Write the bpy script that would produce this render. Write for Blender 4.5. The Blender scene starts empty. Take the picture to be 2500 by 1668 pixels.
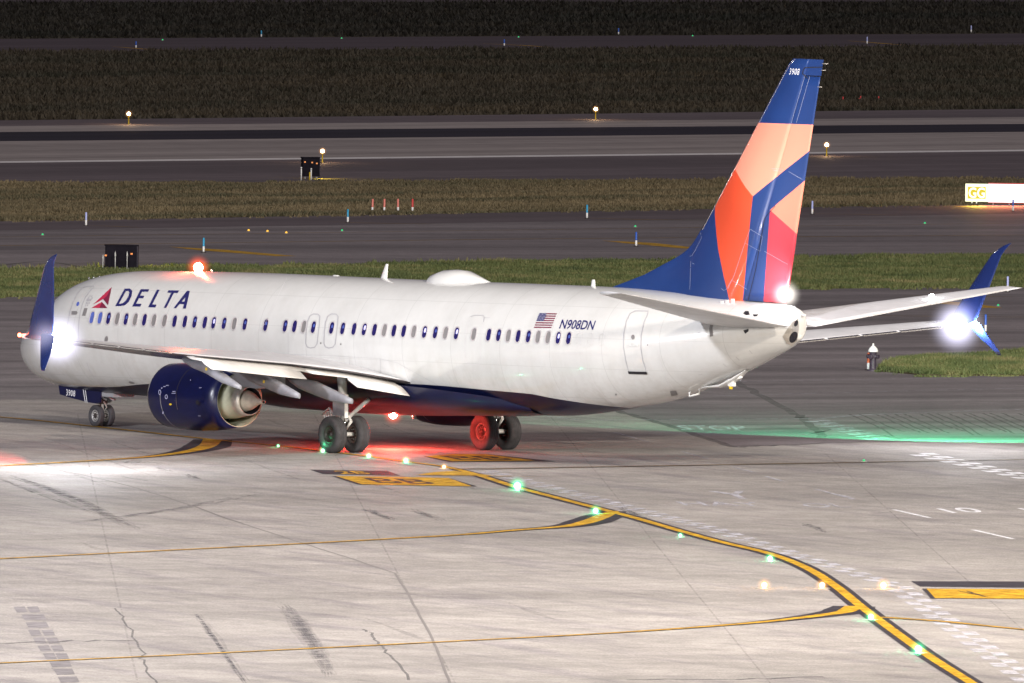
import bpy, bmesh, math, random
import numpy as np
from mathutils import Matrix, Vector
random.seed(7); rng = np.random.default_rng(7)
C = bpy.context.scene.collection
R = math.radians

# ------------------------------------------------------------------ camera, world, lights
FPX, CAM, YAW, PIT, ROL = 42988.0, np.array([459.2752, -314.5819, 24.9358]), .9428, .0399, .0136
_fw = np.array([-math.sin(YAW)*math.cos(PIT), math.cos(YAW)*math.cos(PIT), -math.sin(PIT)])
_r0 = np.array([math.cos(YAW), math.sin(YAW), 0.0]); _u0 = np.cross(_r0, _fw)
_r = math.cos(ROL)*_r0 + math.sin(ROL)*_u0; _u = -math.sin(ROL)*_r0 + math.cos(ROL)*_u0
cam = bpy.data.cameras.new('camera'); camo = bpy.data.objects.new('camera', cam); C.objects.link(camo)
cam.sensor_width = 36; cam.sensor_fit = 'HORIZONTAL'; cam.lens = FPX/2500*36
cam.clip_start = 5; cam.clip_end = 6000
M = Matrix([[_r[i], _u[i], -_fw[i], CAM[i]] for i in range(3)] + [[0, 0, 0, 1]])
camo.matrix_world = M
bpy.context.scene.camera = camo

def ray(px, py):
    return _fw + _r*(px-1250)/FPX - _u*(py-834)/FPX
def un(px, py, ax, val):                 # the point of a sight line on the plane axis = value
    d = ray(px, py); t = (val-CAM[ax])/d[ax]; return CAM + t*d
def g(px, py, z=0.0):                    # the point of the ground seen there
    return un(px, py, 2, z)

w = bpy.data.worlds.new('World'); bpy.context.scene.world = w; w.use_nodes = True
nt = w.node_tree; bg = nt.nodes['Background']
bg.inputs[0].default_value = (.30, .265, .37, 1); bg.inputs[1].default_value = .24   # city glow on a night sky

def lamp(name, kind, loc, energy, color, radius=.05, parent=None, **kw):
    l = bpy.data.lights.new(name, kind); o = bpy.data.objects.new(name, l); C.objects.link(o)
    l.energy = energy; l.color = color
    if kind in ('POINT', 'SPOT'): l.shadow_soft_size = radius
    o.location = loc
    for k, v in kw.items():
        if k == 'aim':
            o.rotation_euler = (Vector(v)-Vector(loc)).to_track_quat('-Z', 'Y').to_euler()
        else: setattr(l, k, v)
    if parent: o.parent = parent
    return o
def frame_pt(depth, lat, z):
    return (CAM[0]-.808*depth+.587*lat, CAM[1]+.589*depth+.809*lat, z)
WARM = (1.0, .88, .74); COOL = (.92, .93, 1.0)
lamp('apron_floodlight', 'SPOT', frame_pt(400, 80, 62), 1.25e6, WARM, 4, aim=(30, 5, 0), spot_size=R(120), spot_blend=1)
lamp('apron_floodlight', 'SPOT', frame_pt(400, -85, 60), .95e6, COOL, 4, aim=(30, 0, 0), spot_size=R(120), spot_blend=1)
lamp('apron_floodlight', 'SPOT', frame_pt(300, 20, 42), 1.5e6, (1, .92, .84), 4, aim=(-20, 10, 0), spot_size=R(110), spot_blend=1)
s = lamp('ground_fill_sun', 'SUN', (0, 0, 80), 1.12, (1, .94, .86)); s.data.angle = R(60)  # broad fill added for an even base brightness; no moon
_d = Vector((.808+.587*.5, -.589+.809*.5, 0)).normalized()          # low, from behind the camera's right shoulder
_d = Vector((_d.x, _d.y, math.tan(R(46)))).normalized()
s.rotation_euler = (-_d).to_track_quat('-Z', 'Y').to_euler()
vs = bpy.context.scene.view_settings
vs.view_transform = 'Standard'; vs.look = 'None'; vs.exposure = 0; vs.gamma = 1
bpy.context.scene.cycles.use_denoising = True
bpy.context.scene.cycles.max_bounces = 6; bpy.context.scene.cycles.transparent_max_bounces = 40
bpy.context.scene.cycles.sample_clamp_indirect = 4

# ------------------------------------------------------------------ materials
def mat(name, col, rough=.5, metal=0, noise=0, scale=3, emit=None, es=0, bump=0, bscale=20, spec=.5, coat=0, stretch=None, col2=None):
    m = bpy.data.materials.new(name); m.use_nodes = True; t = m.node_tree; b = t.nodes['Principled BSDF']
    b.inputs['Base Color'].default_value = (*col, 1); b.inputs['Roughness'].default_value = rough
    b.inputs['Metallic'].default_value = metal; b.inputs['Specular IOR Level'].default_value = spec
    if coat: b.inputs['Coat Weight'].default_value = coat; b.inputs['Coat Roughness'].default_value = .06
    if emit: b.inputs['Emission Color'].default_value = (*emit, 1); b.inputs['Emission Strength'].default_value = es
    tc = t.nodes.new('ShaderNodeTexCoord'); src = tc.outputs['Object']
    if stretch:
        mp = t.nodes.new('ShaderNodeMapping'); mp.inputs['Scale'].default_value = stretch
        t.links.new(src, mp.inputs[0]); src = mp.outputs[0]
    if noise:
        n = t.nodes.new('ShaderNodeTexNoise'); n.inputs['Scale'].default_value = scale; n.inputs['Detail'].default_value = 6
        n.inputs['Roughness'].default_value = .65
        t.links.new(src, n.inputs['Vector'])
        r = t.nodes.new('ShaderNodeValToRGB'); r.color_ramp.elements[0].position = .32; r.color_ramp.elements[1].position = .68
        c2 = col2 or tuple(max(0, c*(1-noise)) for c in col); c1 = col if col2 else tuple(min(1, c*(1+noise*.6)) for c in col)
        r.color_ramp.elements[0].color = (*c2, 1); r.color_ramp.elements[1].color = (*c1, 1)
        t.links.new(n.outputs[0], r.inputs[0]); t.links.new(r.outputs[0], b.inputs['Base Color'])
        mr = t.nodes.new('ShaderNodeMapRange'); mr.inputs[3].default_value = min(1, rough*1.25); mr.inputs[4].default_value = rough*.85
        t.links.new(n.outputs[0], mr.inputs[0]); t.links.new(mr.outputs[0], b.inputs['Roughness'])
    if bump:
        n2 = t.nodes.new('ShaderNodeTexNoise'); n2.inputs['Scale'].default_value = bscale; n2.inputs['Detail'].default_value = 5
        bp = t.nodes.new('ShaderNodeBump'); bp.inputs['Strength'].default_value = bump; bp.inputs['Distance'].default_value = .02
        t.links.new(src, n2.inputs['Vector']); t.links.new(n2.outputs[0], bp.inputs['Height']); t.links.new(bp.outputs[0], b.inputs['Normal'])
    return m

def ground_mat(name, layers, rough=.8, bump=.5, bscale=6, base=(.3, .28, .27)):
    """base colour multiplied by several noise layers: (scale xyz, lo, hi, pos0, pos1)"""
    m = bpy.data.materials.new(name); m.use_nodes = True; t = m.node_tree; b = t.nodes['Principled BSDF']
    b.inputs['Roughness'].default_value = rough; b.inputs['Specular IOR Level'].default_value = .35
    tc = t.nodes.new('ShaderNodeTexCoord'); cur = None
    rgb = t.nodes.new('ShaderNodeRGB'); rgb.outputs[0].default_value = (*base, 1); cur = rgb.outputs[0]
    for k, (sc, rot, c0, c1, p0, p1, det) in enumerate(layers):
        mp = t.nodes.new('ShaderNodeMapping'); mp.vector_type = 'TEXTURE'; mp.inputs['Scale'].default_value = tuple(1/q for q in sc); mp.inputs['Rotation'].default_value = (0, 0, rot)
        mp.inputs['Location'].default_value = (130.7*k, 71.1*k, 0)
        n = t.nodes.new('ShaderNodeTexNoise'); n.inputs['Scale'].default_value = 1; n.inputs['Detail'].default_value = det; n.inputs['Roughness'].default_value = .6
        r = t.nodes.new('ShaderNodeValToRGB'); r.color_ramp.elements[0].position = p0; r.color_ramp.elements[1].position = p1
        r.color_ramp.elements[0].color = (*c0, 1); r.color_ramp.elements[1].color = (*c1, 1)
        mx = t.nodes.new('ShaderNodeMix'); mx.data_type = 'RGBA'; mx.blend_type = 'MULTIPLY'; mx.inputs[0].default_value = 1
        t.links.new(tc.outputs['Object'], mp.inputs[0]); t.links.new(mp.outputs[0], n.inputs['Vector']); t.links.new(n.outputs[0], r.inputs[0])
        t.links.new(cur, mx.inputs[6]); t.links.new(r.outputs[0], mx.inputs[7]); cur = mx.outputs[2]
    t.links.new(cur, b.inputs['Base Color'])
    n2 = t.nodes.new('ShaderNodeTexNoise'); n2.inputs['Scale'].default_value = bscale; n2.inputs['Detail'].default_value = 8; n2.inputs['Roughness'].default_value = .7
    bp = t.nodes.new('ShaderNodeBump'); bp.inputs['Strength'].default_value = bump; bp.inputs['Distance'].default_value = .05
    t.links.new(tc.outputs['Object'], n2.inputs['Vector']); t.links.new(n2.outputs[0], bp.inputs['Height']); t.links.new(bp.outputs[0], b.inputs['Normal'])
    return m
W1 = (1, 1, 1)
def gy(v): return (v, v, v)
YR = YAW                                     # streaks that run along the taxi lanes
m_conc = ground_mat('concrete', [((.05, .05, 1), 0, gy(.78), W1, .35, .65, 3), ((.02, .25, 1), 1.25, gy(.84), W1, .38, .6, 5), ((.28, .28, 1), 0, gy(.84), W1, .35, .62, 7), ((3, 3, 1), 0, gy(.86), gy(1.1), .3, .7, 5),
        ((.9, .9, 1), 0, gy(.82), gy(1.1), .3, .7, 6), ((14, 14, 1), 0, gy(.68), gy(1.2), .3, .7, 3), ((.11, .9, 1), -.2, (.80, .79, .84), W1, .36, .5, 5)],
        .72, .6, 7, (.42, .39, .365))
m_asph = ground_mat('asphalt', [((.04, .04, 1), 0, gy(.75), W1, .35, .65, 3), ((.015, .3, 1), 1.4, gy(.62), W1, .38, .62, 4),
        ((1.2, 1.2, 1), 0, gy(.82), gy(1.1), .3, .7, 6), ((11, 11, 1), 0, gy(.75), gy(1.15), .3, .7, 3)],
        .7, .6, 9, (.30, .265, .275))
m_rwconc = ground_mat('runway_concrete', [((.008, .22, 1), 1.686, gy(.72), W1, .38, .62, 4), ((.5, .5, 1), 0, gy(.85), gy(1.1), .3, .7, 6)],
        .75, .5, 4, (.36, .315, .305))
m_rwasph = ground_mat('runway_asphalt', [((.008, .22, 1), 1.686, gy(.7), W1, .38, .62, 4), ((.5, .5, 1), 0, gy(.85), gy(1.1), .3, .7, 6)],
        .75, .5, 4, (.15, .122, .132))
m_rubber = ground_mat('rubber_deposit', [((.008, .35, 1), 1.686, gy(.6), W1, .38, .62, 4)], .8, .4, 4, (.020, .016, .028))
m_grassg = ground_mat('grass_soil', [((.06, .06, 1), 0, (.62, .7, .5), W1, .38, .6, 5), ((.012, .12, 1), 1.686, (1.0, .72, .62), W1, .4, .6, 5),
        ((1.6, 1.6, 1), 0, gy(.35), gy(1.35), .3, .7, 8), ((7, 7, 1), 0, gy(.5), gy(1.3), .3, .7, 4)], .95, 1, 5, (.075, .068, .038))
def grass_blade_mat(name, a, b_, c, sc=(.22, .22), rot=0):
    m = bpy.data.materials.new(name); m.use_nodes = True; t = m.node_tree; b = t.nodes['Principled BSDF']; b.inputs['Roughness'].default_value = .75
    tc = t.nodes.new('ShaderNodeTexCoord'); mp = t.nodes.new('ShaderNodeMapping'); mp.vector_type = 'TEXTURE'; mp.inputs['Scale'].default_value = (1/sc[0], 1/sc[1], 1000); mp.inputs['Rotation'].default_value = (0, 0, rot)
    n = t.nodes.new('ShaderNodeTexNoise'); n.inputs['Scale'].default_value = 1; n.inputs['Detail'].default_value = 12; n.inputs['Roughness'].default_value = .82
    r = t.nodes.new('ShaderNodeValToRGB'); r.color_ramp.elements[0].position = .38; r.color_ramp.elements[1].position = .64
    r.color_ramp.elements[0].color = (*a, 1); r.color_ramp.elements[1].color = (*c, 1); e = r.color_ramp.elements.new(.5); e.color = (*b_, 1)
    t.links.new(tc.outputs['Object'], mp.inputs[0]); t.links.new(mp.outputs[0], n.inputs['Vector']); t.links.new(n.outputs[0], r.inputs[0]); t.links.new(r.outputs[0], b.inputs['Base Color'])
    return m
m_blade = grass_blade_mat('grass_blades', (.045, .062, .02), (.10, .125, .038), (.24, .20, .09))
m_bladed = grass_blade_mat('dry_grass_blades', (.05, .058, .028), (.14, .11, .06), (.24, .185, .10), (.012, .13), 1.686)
m_bladex = grass_blade_mat('dimmed_farthest_grass', (.006, .008, .004), (.016, .013, .009), (.026, .021, .012), (.006, .05), 1.686)  # darkened: light falloff with distance is put into the blade colour
m_bladef = grass_blade_mat('dimmed_far_grass', (.020, .022, .011), (.046, .036, .023), (.080, .060, .034), (.004, .05), 1.686)  # also dimmed in colour for the light falloff, less than the farthest field
def paint(name, col, wear=.35, rough=.6, sc=1.3):
    return mat(name, col, rough, noise=wear, scale=sc, bump=.3, bscale=8, spec=.3)
m_yel = paint('yellow_marking', (.60, .34, .02)); m_yeld = paint('faded_yellow_marking', (.30, .19, .06), .4)
m_blk = paint('black_marking', (.035, .03, .04), .3); m_whi = paint('white_marking', (.88, .88, .92), .15); m_whd = paint('worn_white_marking', (.66, .66, .74), .25, sc=.8)
m_rwline = paint('runway_edge_paint', (.75, .72, .72), .2)
m_crack = mat('crack_filler', (.16, .15, .15), .8); m_stain = mat('tyre_stain', (.16, .15, .16), .8, noise=.4, scale=1.5)
def broken(m, sc, lo, hi):
    t = m.node_tree; b = t.nodes['Principled BSDF']; tc = t.nodes.new('ShaderNodeTexCoord'); n = t.nodes.new('ShaderNodeTexNoise'); n.inputs['Scale'].default_value = sc; n.inputs['Detail'].default_value = 8; n.inputs['Roughness'].default_value = .75
    mr = t.nodes.new('ShaderNodeMapRange'); mr.inputs[1].default_value = .40; mr.inputs[2].default_value = .62; mr.inputs[3].default_value = lo; mr.inputs[4].default_value = hi
    t.links.new(tc.outputs['Object'], n.inputs['Vector']); t.links.new(n.outputs[0], mr.inputs[0]); t.links.new(mr.outputs[0], b.inputs['Alpha']); return m
broken(m_stain, 1.3, 0, .24); broken(m_whd, 2.2, .15, .75); broken(m_whi, 2.5, .55, 1); broken(m_crack, 1.5, .3, 1); broken(m_yeld, .8, .45, 1); broken(m_yel, 2.6, .62, 1); broken(m_blk, 1.8, .7, 1)
m_joint = mat('joint_filler', (.17, .155, .15), .8); m_patch = mat('tar_patch', (.20, .185, .19), .7, noise=.35, scale=2)

def livery_white():
    m = mat('white_aircraft_paint', (.60, .60, .585), .22, noise=.07, scale=.55, coat=.6, spec=.5)
    return m
m_white = livery_white()
def skin_mat():
    m = livery_white(); m.name = 'fuselage_skin_paint'; t = m.node_tree; b = t.nodes['Principled BSDF']; src = b.inputs['Base Color'].links[0].from_socket
    tc = t.nodes.new('ShaderNodeTexCoord'); sp = t.nodes.new('ShaderNodeSeparateXYZ'); t.links.new(tc.outputs['Object'], sp.inputs[0])
    def N(op, a, b_=0.0, c=0.0):
        n = t.nodes.new('ShaderNodeMath'); n.operation = op
        for i, v in enumerate((a, b_, c)):
            if isinstance(v, (int, float)): n.inputs[i].default_value = v
            else: t.links.new(v, n.inputs[i])
        return n.outputs[0]
    fx = N('LESS_THAN', N('FRACT', N('DIVIDE', sp.outputs[0], 2.54)), .009)
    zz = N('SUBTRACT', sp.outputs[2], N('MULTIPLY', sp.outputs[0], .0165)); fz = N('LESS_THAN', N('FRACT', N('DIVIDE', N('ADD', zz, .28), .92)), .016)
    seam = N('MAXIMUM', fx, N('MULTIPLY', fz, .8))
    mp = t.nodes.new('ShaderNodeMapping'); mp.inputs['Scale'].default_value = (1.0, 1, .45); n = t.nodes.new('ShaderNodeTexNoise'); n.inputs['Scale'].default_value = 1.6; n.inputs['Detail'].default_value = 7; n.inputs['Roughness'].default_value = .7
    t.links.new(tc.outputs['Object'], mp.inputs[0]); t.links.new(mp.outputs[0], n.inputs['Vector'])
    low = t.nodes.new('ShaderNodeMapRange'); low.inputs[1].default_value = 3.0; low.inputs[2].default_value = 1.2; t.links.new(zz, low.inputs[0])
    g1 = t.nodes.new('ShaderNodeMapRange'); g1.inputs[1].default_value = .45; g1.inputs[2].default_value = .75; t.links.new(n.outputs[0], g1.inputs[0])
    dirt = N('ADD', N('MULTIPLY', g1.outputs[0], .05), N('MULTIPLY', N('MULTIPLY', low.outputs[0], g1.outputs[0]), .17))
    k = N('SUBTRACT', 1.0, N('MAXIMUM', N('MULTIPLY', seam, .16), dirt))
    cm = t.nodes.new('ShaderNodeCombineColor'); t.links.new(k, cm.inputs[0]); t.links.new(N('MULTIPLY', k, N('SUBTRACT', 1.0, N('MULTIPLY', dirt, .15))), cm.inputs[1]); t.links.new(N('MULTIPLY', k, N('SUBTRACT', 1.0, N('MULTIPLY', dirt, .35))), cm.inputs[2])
    mx = t.nodes.new('ShaderNodeMix'); mx.data_type = 'RGBA'; mx.blend_type = 'MULTIPLY'; mx.inputs[0].default_value = 1; t.links.new(src, mx.inputs[6]); t.links.new(cm.outputs[0], mx.inputs[7]); t.links.new(mx.outputs[2], b.inputs['Base Color'])
    bp = t.nodes.new('ShaderNodeBump'); bp.inputs['Strength'].default_value = .25; bp.inputs['Distance'].default_value = .02; n3 = t.nodes.new('ShaderNodeTexNoise'); n3.inputs['Scale'].default_value = 1.1; n3.inputs['Detail'].default_value = 1
    t.links.new(tc.outputs['Object'], n3.inputs['Vector']); t.links.new(N('SUBTRACT', n3.outputs[0], N('MULTIPLY', seam, .15)), bp.inputs['Height']); t.links.new(bp.outputs[0], b.inputs['Normal']); return m
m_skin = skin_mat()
m_belly = mat('dark_blue_belly_paint', (.003, .005, .030), .3, noise=.3, scale=1.2, coat=.15)
m_blue = mat('blue_aircraft_paint', (.008, .019, .095), .25, noise=.15, scale=1.5, coat=.4)
m_cowl = mat('blue_cowl_paint', (.0025, .0045, .040), .3, noise=.25, scale=1.0)
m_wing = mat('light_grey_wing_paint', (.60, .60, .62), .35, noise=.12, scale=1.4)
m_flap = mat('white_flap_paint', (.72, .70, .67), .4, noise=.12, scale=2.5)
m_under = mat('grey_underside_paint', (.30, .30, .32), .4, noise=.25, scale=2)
m_lower = mat('darkened_glossy_underside', (.10, .09, .10), .22, noise=.6, scale=3, coat=.3)  # grey underside darkened; the dark ground it mirrors is put into the colour
m_fair = mat('grey_fairing_paint', (.20, .20, .22), .4, noise=.15, scale=3)
m_metal = mat('bare_metal', (.62, .60, .58), .25, 1, noise=.15, scale=3)
m_noz = mat('exhaust_metal', (.50, .46, .41), .4, .45, noise=.3, scale=4)
m_nozin = mat('duct_liner', (.42, .42, .31), .5, .2, noise=.15, scale=4)
m_dark = mat('dark_cavity', (.012, .010, .014), .6)
m_tyre = mat('tyre_rubber', (.045, .043, .048), .75, noise=.3, scale=5)
m_rim = mat('wheel_rim_metal', (.45, .44, .43), .4, .6, noise=.2, scale=6); m_hub = mat('dark_wheel_hub', (.03, .022, .02), .5)
m_darkrim = mat('dark_rim_metal', (.16, .155, .15), .4, .5, noise=.3, scale=6)
m_strut = mat('gear_strut_paint', (.55, .55, .54), .4, noise=.25, scale=5); m_chrome = mat('chrome_piston', (.8, .8, .8), .12, 1)
m_line = mat('panel_seam', (.36, .35, .37), .6); m_liner = mat('faint_panel_seam', (.55, .53, .54), .5); m_frame = mat('window_surround', (.55, .52, .53), .35, .3)
m_shade = mat('closed_window_shade', (.20, .19, .19), .5, noise=.12, scale=6)
m_pane = mat('dark_window_pane', (.012, .010, .05), .1, emit=(.03, .02, .22), es=.35, noise=.5, scale=9)
m_paneb = mat('blue_lit_window_pane', (.03, .05, .16), .1, emit=(.10, .13, .45), es=.7, noise=.5, scale=8)
m_panel = mat('lit_window_pane', (.3, .3, .5), .2, emit=(.45, .42, .8), es=1.3, noise=.3, scale=14)
m_red = mat('crimson_logo_paint', (.42, .025, .065), .35); m_redd = mat('dark_crimson_logo_paint', (.17, .015, .045), .35)
m_navy = mat('navy_lettering', (.018, .018, .11), .35); m_wtext = mat('white_lettering', (.8, .8, .82), .4)
m_yello = mat('yellow_fitting', (.7, .48, .02), .4); m_lip = mat('intake_lip_metal', (.75, .72, .70), .18, 1)
def glow_halo(name, col, s):  # emissive volume ball imitating the glare round a lamp, no glass
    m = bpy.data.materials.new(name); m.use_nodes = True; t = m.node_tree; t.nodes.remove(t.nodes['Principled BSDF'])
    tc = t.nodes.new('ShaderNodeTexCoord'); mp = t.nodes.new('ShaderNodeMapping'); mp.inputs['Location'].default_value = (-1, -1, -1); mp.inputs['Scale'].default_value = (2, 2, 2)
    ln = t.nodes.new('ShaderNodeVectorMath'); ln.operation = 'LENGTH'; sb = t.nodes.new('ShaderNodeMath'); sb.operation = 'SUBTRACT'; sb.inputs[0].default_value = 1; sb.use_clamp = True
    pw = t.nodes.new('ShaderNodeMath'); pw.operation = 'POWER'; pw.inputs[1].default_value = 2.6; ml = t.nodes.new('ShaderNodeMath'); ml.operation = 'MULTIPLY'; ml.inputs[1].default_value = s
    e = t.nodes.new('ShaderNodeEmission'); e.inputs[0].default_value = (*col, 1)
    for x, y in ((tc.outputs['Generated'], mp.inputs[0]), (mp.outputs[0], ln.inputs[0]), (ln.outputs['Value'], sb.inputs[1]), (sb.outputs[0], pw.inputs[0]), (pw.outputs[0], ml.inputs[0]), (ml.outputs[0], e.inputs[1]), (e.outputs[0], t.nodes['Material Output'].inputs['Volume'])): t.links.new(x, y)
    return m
def emit(name, col, s): return mat(name, (0, 0, 0), .5, emit=col, es=s)
g_red = glow_halo('red_beacon_halo', (1, .10, .03), 10); g_white = glow_halo('white_lamp_halo', (.78, .76, 1), 5.5); g_white2 = glow_halo('white_flare_halo', (1, .92, .85), 10); g_warm = glow_halo('warm_lamp_halo', (1, .45, .15), 12)
e_white = emit('white_lamp_glass', (.92, .95, 1), 60); e_red = emit('red_lamp_glass', (1, .10, .04), 30); e_redc = emit('red_beacon_core', (1, .62, .42), 40)
e_green = glow_halo('green_lamp_halo', (.04, 1, .38), 14); e_greenc = emit('green_lamp_core', (.45, 1, .7), 3); e_amber = glow_halo('amber_lamp_halo', (1, .42, .06), 14); e_amberc = emit('amber_lamp_core', (1, .78, .42), 3)
e_warm = emit('warm_lamp_glass', (1, .75, .42), 24); e_greend = emit('dim_green_lamp_glass', (.03, .6, .2), 1.2); e_amberd = emit('dim_amber_lamp_glass', (1, .5, .05), 1.6)

# ------------------------------------------------------------------ object helpers
def link(name, me, parent=None, mats=()):
    o = bpy.data.objects.new(name, me); C.objects.link(o)
    for m in (mats if isinstance(mats, (list, tuple)) else [mats]): me.materials.append(m)
    if parent is not None: o.parent = parent
    return o
def tag(o, label=None, cat=None, group=None, kind=None):
    if label: o['label'] = label
    if cat: o['category'] = cat
    if group: o['group'] = group
    if kind: o['kind'] = kind
    return o
def thing(name, loc, label, cat, group=None, rz=0):
    o = bpy.data.objects.new(name, None); o.empty_display_size = .3; C.objects.link(o); o.location = loc; o.rotation_euler = (0, 0, rz)
    return tag(o, label, cat, group)
def dup(root, loc, label, rz=None):
    r = root.copy(); C.objects.link(r); r.location = loc; r['label'] = label
    if rz is not None: r.rotation_euler = (0, 0, rz)
    for ch in list(root.children):
        c = ch.copy(); C.objects.link(c); c.parent = r
        for gg in ch.children:
            d = gg.copy(); C.objects.link(d); d.parent = c
    return r
class MB:
    def __init__(s): s.v = []; s.f = []; s.m = []; s.sm = []
    def add(s, vs, fs, mi=0, smooth=False):
        o = len(s.v); s.v += [tuple(map(float, v)) for v in vs]
        for f in fs: s.f.append(tuple(i+o for i in f)); s.m.append(mi); s.sm.append(smooth)
        return s
    def box(s, a, b, mi=0):
        x0, y0, z0 = a; x1, y1, z1 = b
        return s.add([(x0,y0,z0),(x1,y0,z0),(x1,y1,z0),(x0,y1,z0),(x0,y0,z1),(x1,y0,z1),(x1,y1,z1),(x0,y1,z1)],
                     [(0,3,2,1),(4,5,6,7),(0,1,5,4),(1,2,6,5),(2,3,7,6),(3,0,4,7)], mi)
    def rings(s, rings, mi=0, smooth=True, cap0=False, cap1=False, closed=True, mis=None):
        n = len(rings[0]); vs = [p for r in rings for p in r]; fs = []; o = len(s.v)
        s.v += [tuple(map(float, v)) for v in vs]
        for i in range(len(rings)-1):
            for j in range(n if closed else n-1):
                k = (j+1) % n
                s.f.append((o+i*n+j, o+i*n+k, o+(i+1)*n+k, o+(i+1)*n+j)); s.m.append(mis[j] if mis else mi); s.sm.append(smooth)
        if cap0: s.f.append(tuple(o+j for j in range(n))[::-1]); s.m.append(mi); s.sm.append(False)
        if cap1: s.f.append(tuple(o+(len(rings)-1)*n+j for j in range(n))); s.m.append(mi); s.sm.append(False)
        return s
    def tube(s, pts, rad, mi=0, n=12, caps=True):
        pts = [Vector(p) for p in pts]; rad = rad if isinstance(rad, (list, tuple)) else [rad]*len(pts); rs = []
        for i, p in enumerate(pts):
            d = (pts[min(i+1, len(pts)-1)]-pts[max(i-1, 0)]).normalized()
            a = d.cross(Vector((0, 0, 1)) if abs(d.z) < .9 else Vector((1, 0, 0))).normalized(); b = d.cross(a)
            rs.append([p+rad[i]*(math.cos(t)*a+math.sin(t)*b) for t in np.linspace(0, 2*math.pi, n, endpoint=False)])
        return s.rings(rs, mi, True, caps, caps)
    def lathe(s, prof, c, axis='x', mi=0, n=40, mis=None, sy=1, sz=1):
        rs = []
        for (a, r) in prof:
            ring = []
            for t in np.linspace(0, 2*math.pi, n, endpoint=False):
                p, q = r*math.cos(t)*sy, r*math.sin(t)*sz
                ring.append({'x': (c[0]+a, c[1]+p, c[2]+q), 'y': (c[0]+p, c[1]+a, c[2]+q), 'z': (c[0]+p, c[1]+q, c[2]+a)}[axis])
            rs.append(ring)
        for i in range(len(rs)-1):
            s.rings(rs[i:i+2], (mis[i] if mis else mi))
        return s
    def sphere(s, c, r, mi=0, n=12, sz=1):
        prof = [(-r*sz*math.cos(t), max(1e-4, r*math.sin(t))) for t in np.linspace(0, math.pi, n//2+2)]
        return s.lathe(prof, c, 'z', mi, n)
    def build(s, name, mats, parent=None, fix=True):
        me = bpy.data.meshes.new(name); me.from_pydata(s.v, [], s.f)
        me.polygons.foreach_set('material_index', s.m); me.polygons.foreach_set('use_smooth', s.sm)
        if fix:
            bm = bmesh.new(); bm.from_mesh(me); bmesh.ops.remove_doubles(bm, verts=bm.verts, dist=1e-5)
            bmesh.ops.recalc_face_normals(bm, faces=bm.faces); bm.to_mesh(me); bm.free()
        me.update(); return link(name, me, parent, mats)
def catmull(pts, n=8):
    P = [np.array(p, float) for p in pts]; P = [2*P[0]-P[1]] + P + [2*P[-1]-P[-2]]; out = []
    for i in range(1, len(P)-2):
        for t in np.linspace(0, 1, n, endpoint=False):
            a, b, c, d = P[i-1:i+3]
            out.append(.5*((2*b)+(-a+c)*t+(2*a-5*b+4*c-d)*t*t+(-a+3*b-3*c+d)*t**3))
    out.append(P[-2]); return out

# ------------------------------------------------------------------ ground
def gpoly(mb, pts, z, mi=0):
    mb.add([(*g(*p)[:2], z) for p in pts], [tuple(range(len(pts)))], mi)
def ybound(b, x): return b[0]+(b[1]-b[0])*x/2500
def strip(name, top, bot, z, m, label=None, x0=-3000, x1=5500):
    mb = MB(); n = 12; xs = np.linspace(x0, x1, n)
    T = [(*g(x, ybound(top, x))[:2], z) for x in xs]; B = [(*g(x, ybound(bot, x))[:2], z) for x in xs]
    for i in range(n-1): mb.add([B[i], B[i+1], T[i+1], T[i]], [(0, 1, 2, 3)])
    o = mb.build(name, m, fix=False); tag(o, kind='structure'); return o
mb = MB(); mb.add([(-4000, -4000, -.03), (4000, -4000, -.03), (4000, 4000, -.03), (-4000, 4000, -.03)], [(0, 1, 2, 3)])
tag(mb.build('ground', m_grassg, fix=False), kind='structure')
# apron: one concrete sheet from the near grass strip to beneath the camera, asphalt sheet laid on its far side
mb = MB(); gpoly(mb, [(-3000, 753), (5500, 672), (9000, 6000), (-7000, 6000)], 0); tag(mb.build('apron_pavement', m_conc, fix=False), kind='structure')
mb = MB(); gpoly(mb, [(-2990, 753.2), (-2990, 985), (1300, 972), (1510, 1004), (1600, 1030), (1700, 1062), (1790, 1092), (1900, 1088), (2120, 1079), (5400, 1090), (5400, 673)], .004)
tag(mb.build('apron_asphalt', m_asph, fix=False), kind='structure')
strip('taxiway', (541, 497), (660, 625), 0, m_asph)
strip('taxiway_shoulder', (541, 497), (563, 522), .004, m_rwasph)
strip('runway_shoulder', (294, 266), (308, 286), 0, m_rwasph)
strip('runway', (308, 286), (394, 365), 0, m_rwconc)
strip('runway_shoulder', (394, 365), (448, 438), 0, m_rwasph)
strip('runway_rubber', (323, 303), (345, 322), .01, m_rubber)
strip('runway_edge_line', (394.5, 366), (398.5, 370), .012, m_rwline)
m_farasph = ground_mat('dimmed_far_asphalt', [((.008, .22, 1), 1.686, gy(.6), W1, .38, .62, 4)], .8, .4, 4, (.085, .065, .075))  # colour darkened to carry the light falloff on distant pavement
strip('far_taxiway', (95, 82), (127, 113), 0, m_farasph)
strip('far_road', (-30, -30), (6, 4), 0, m_farasph)
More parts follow.
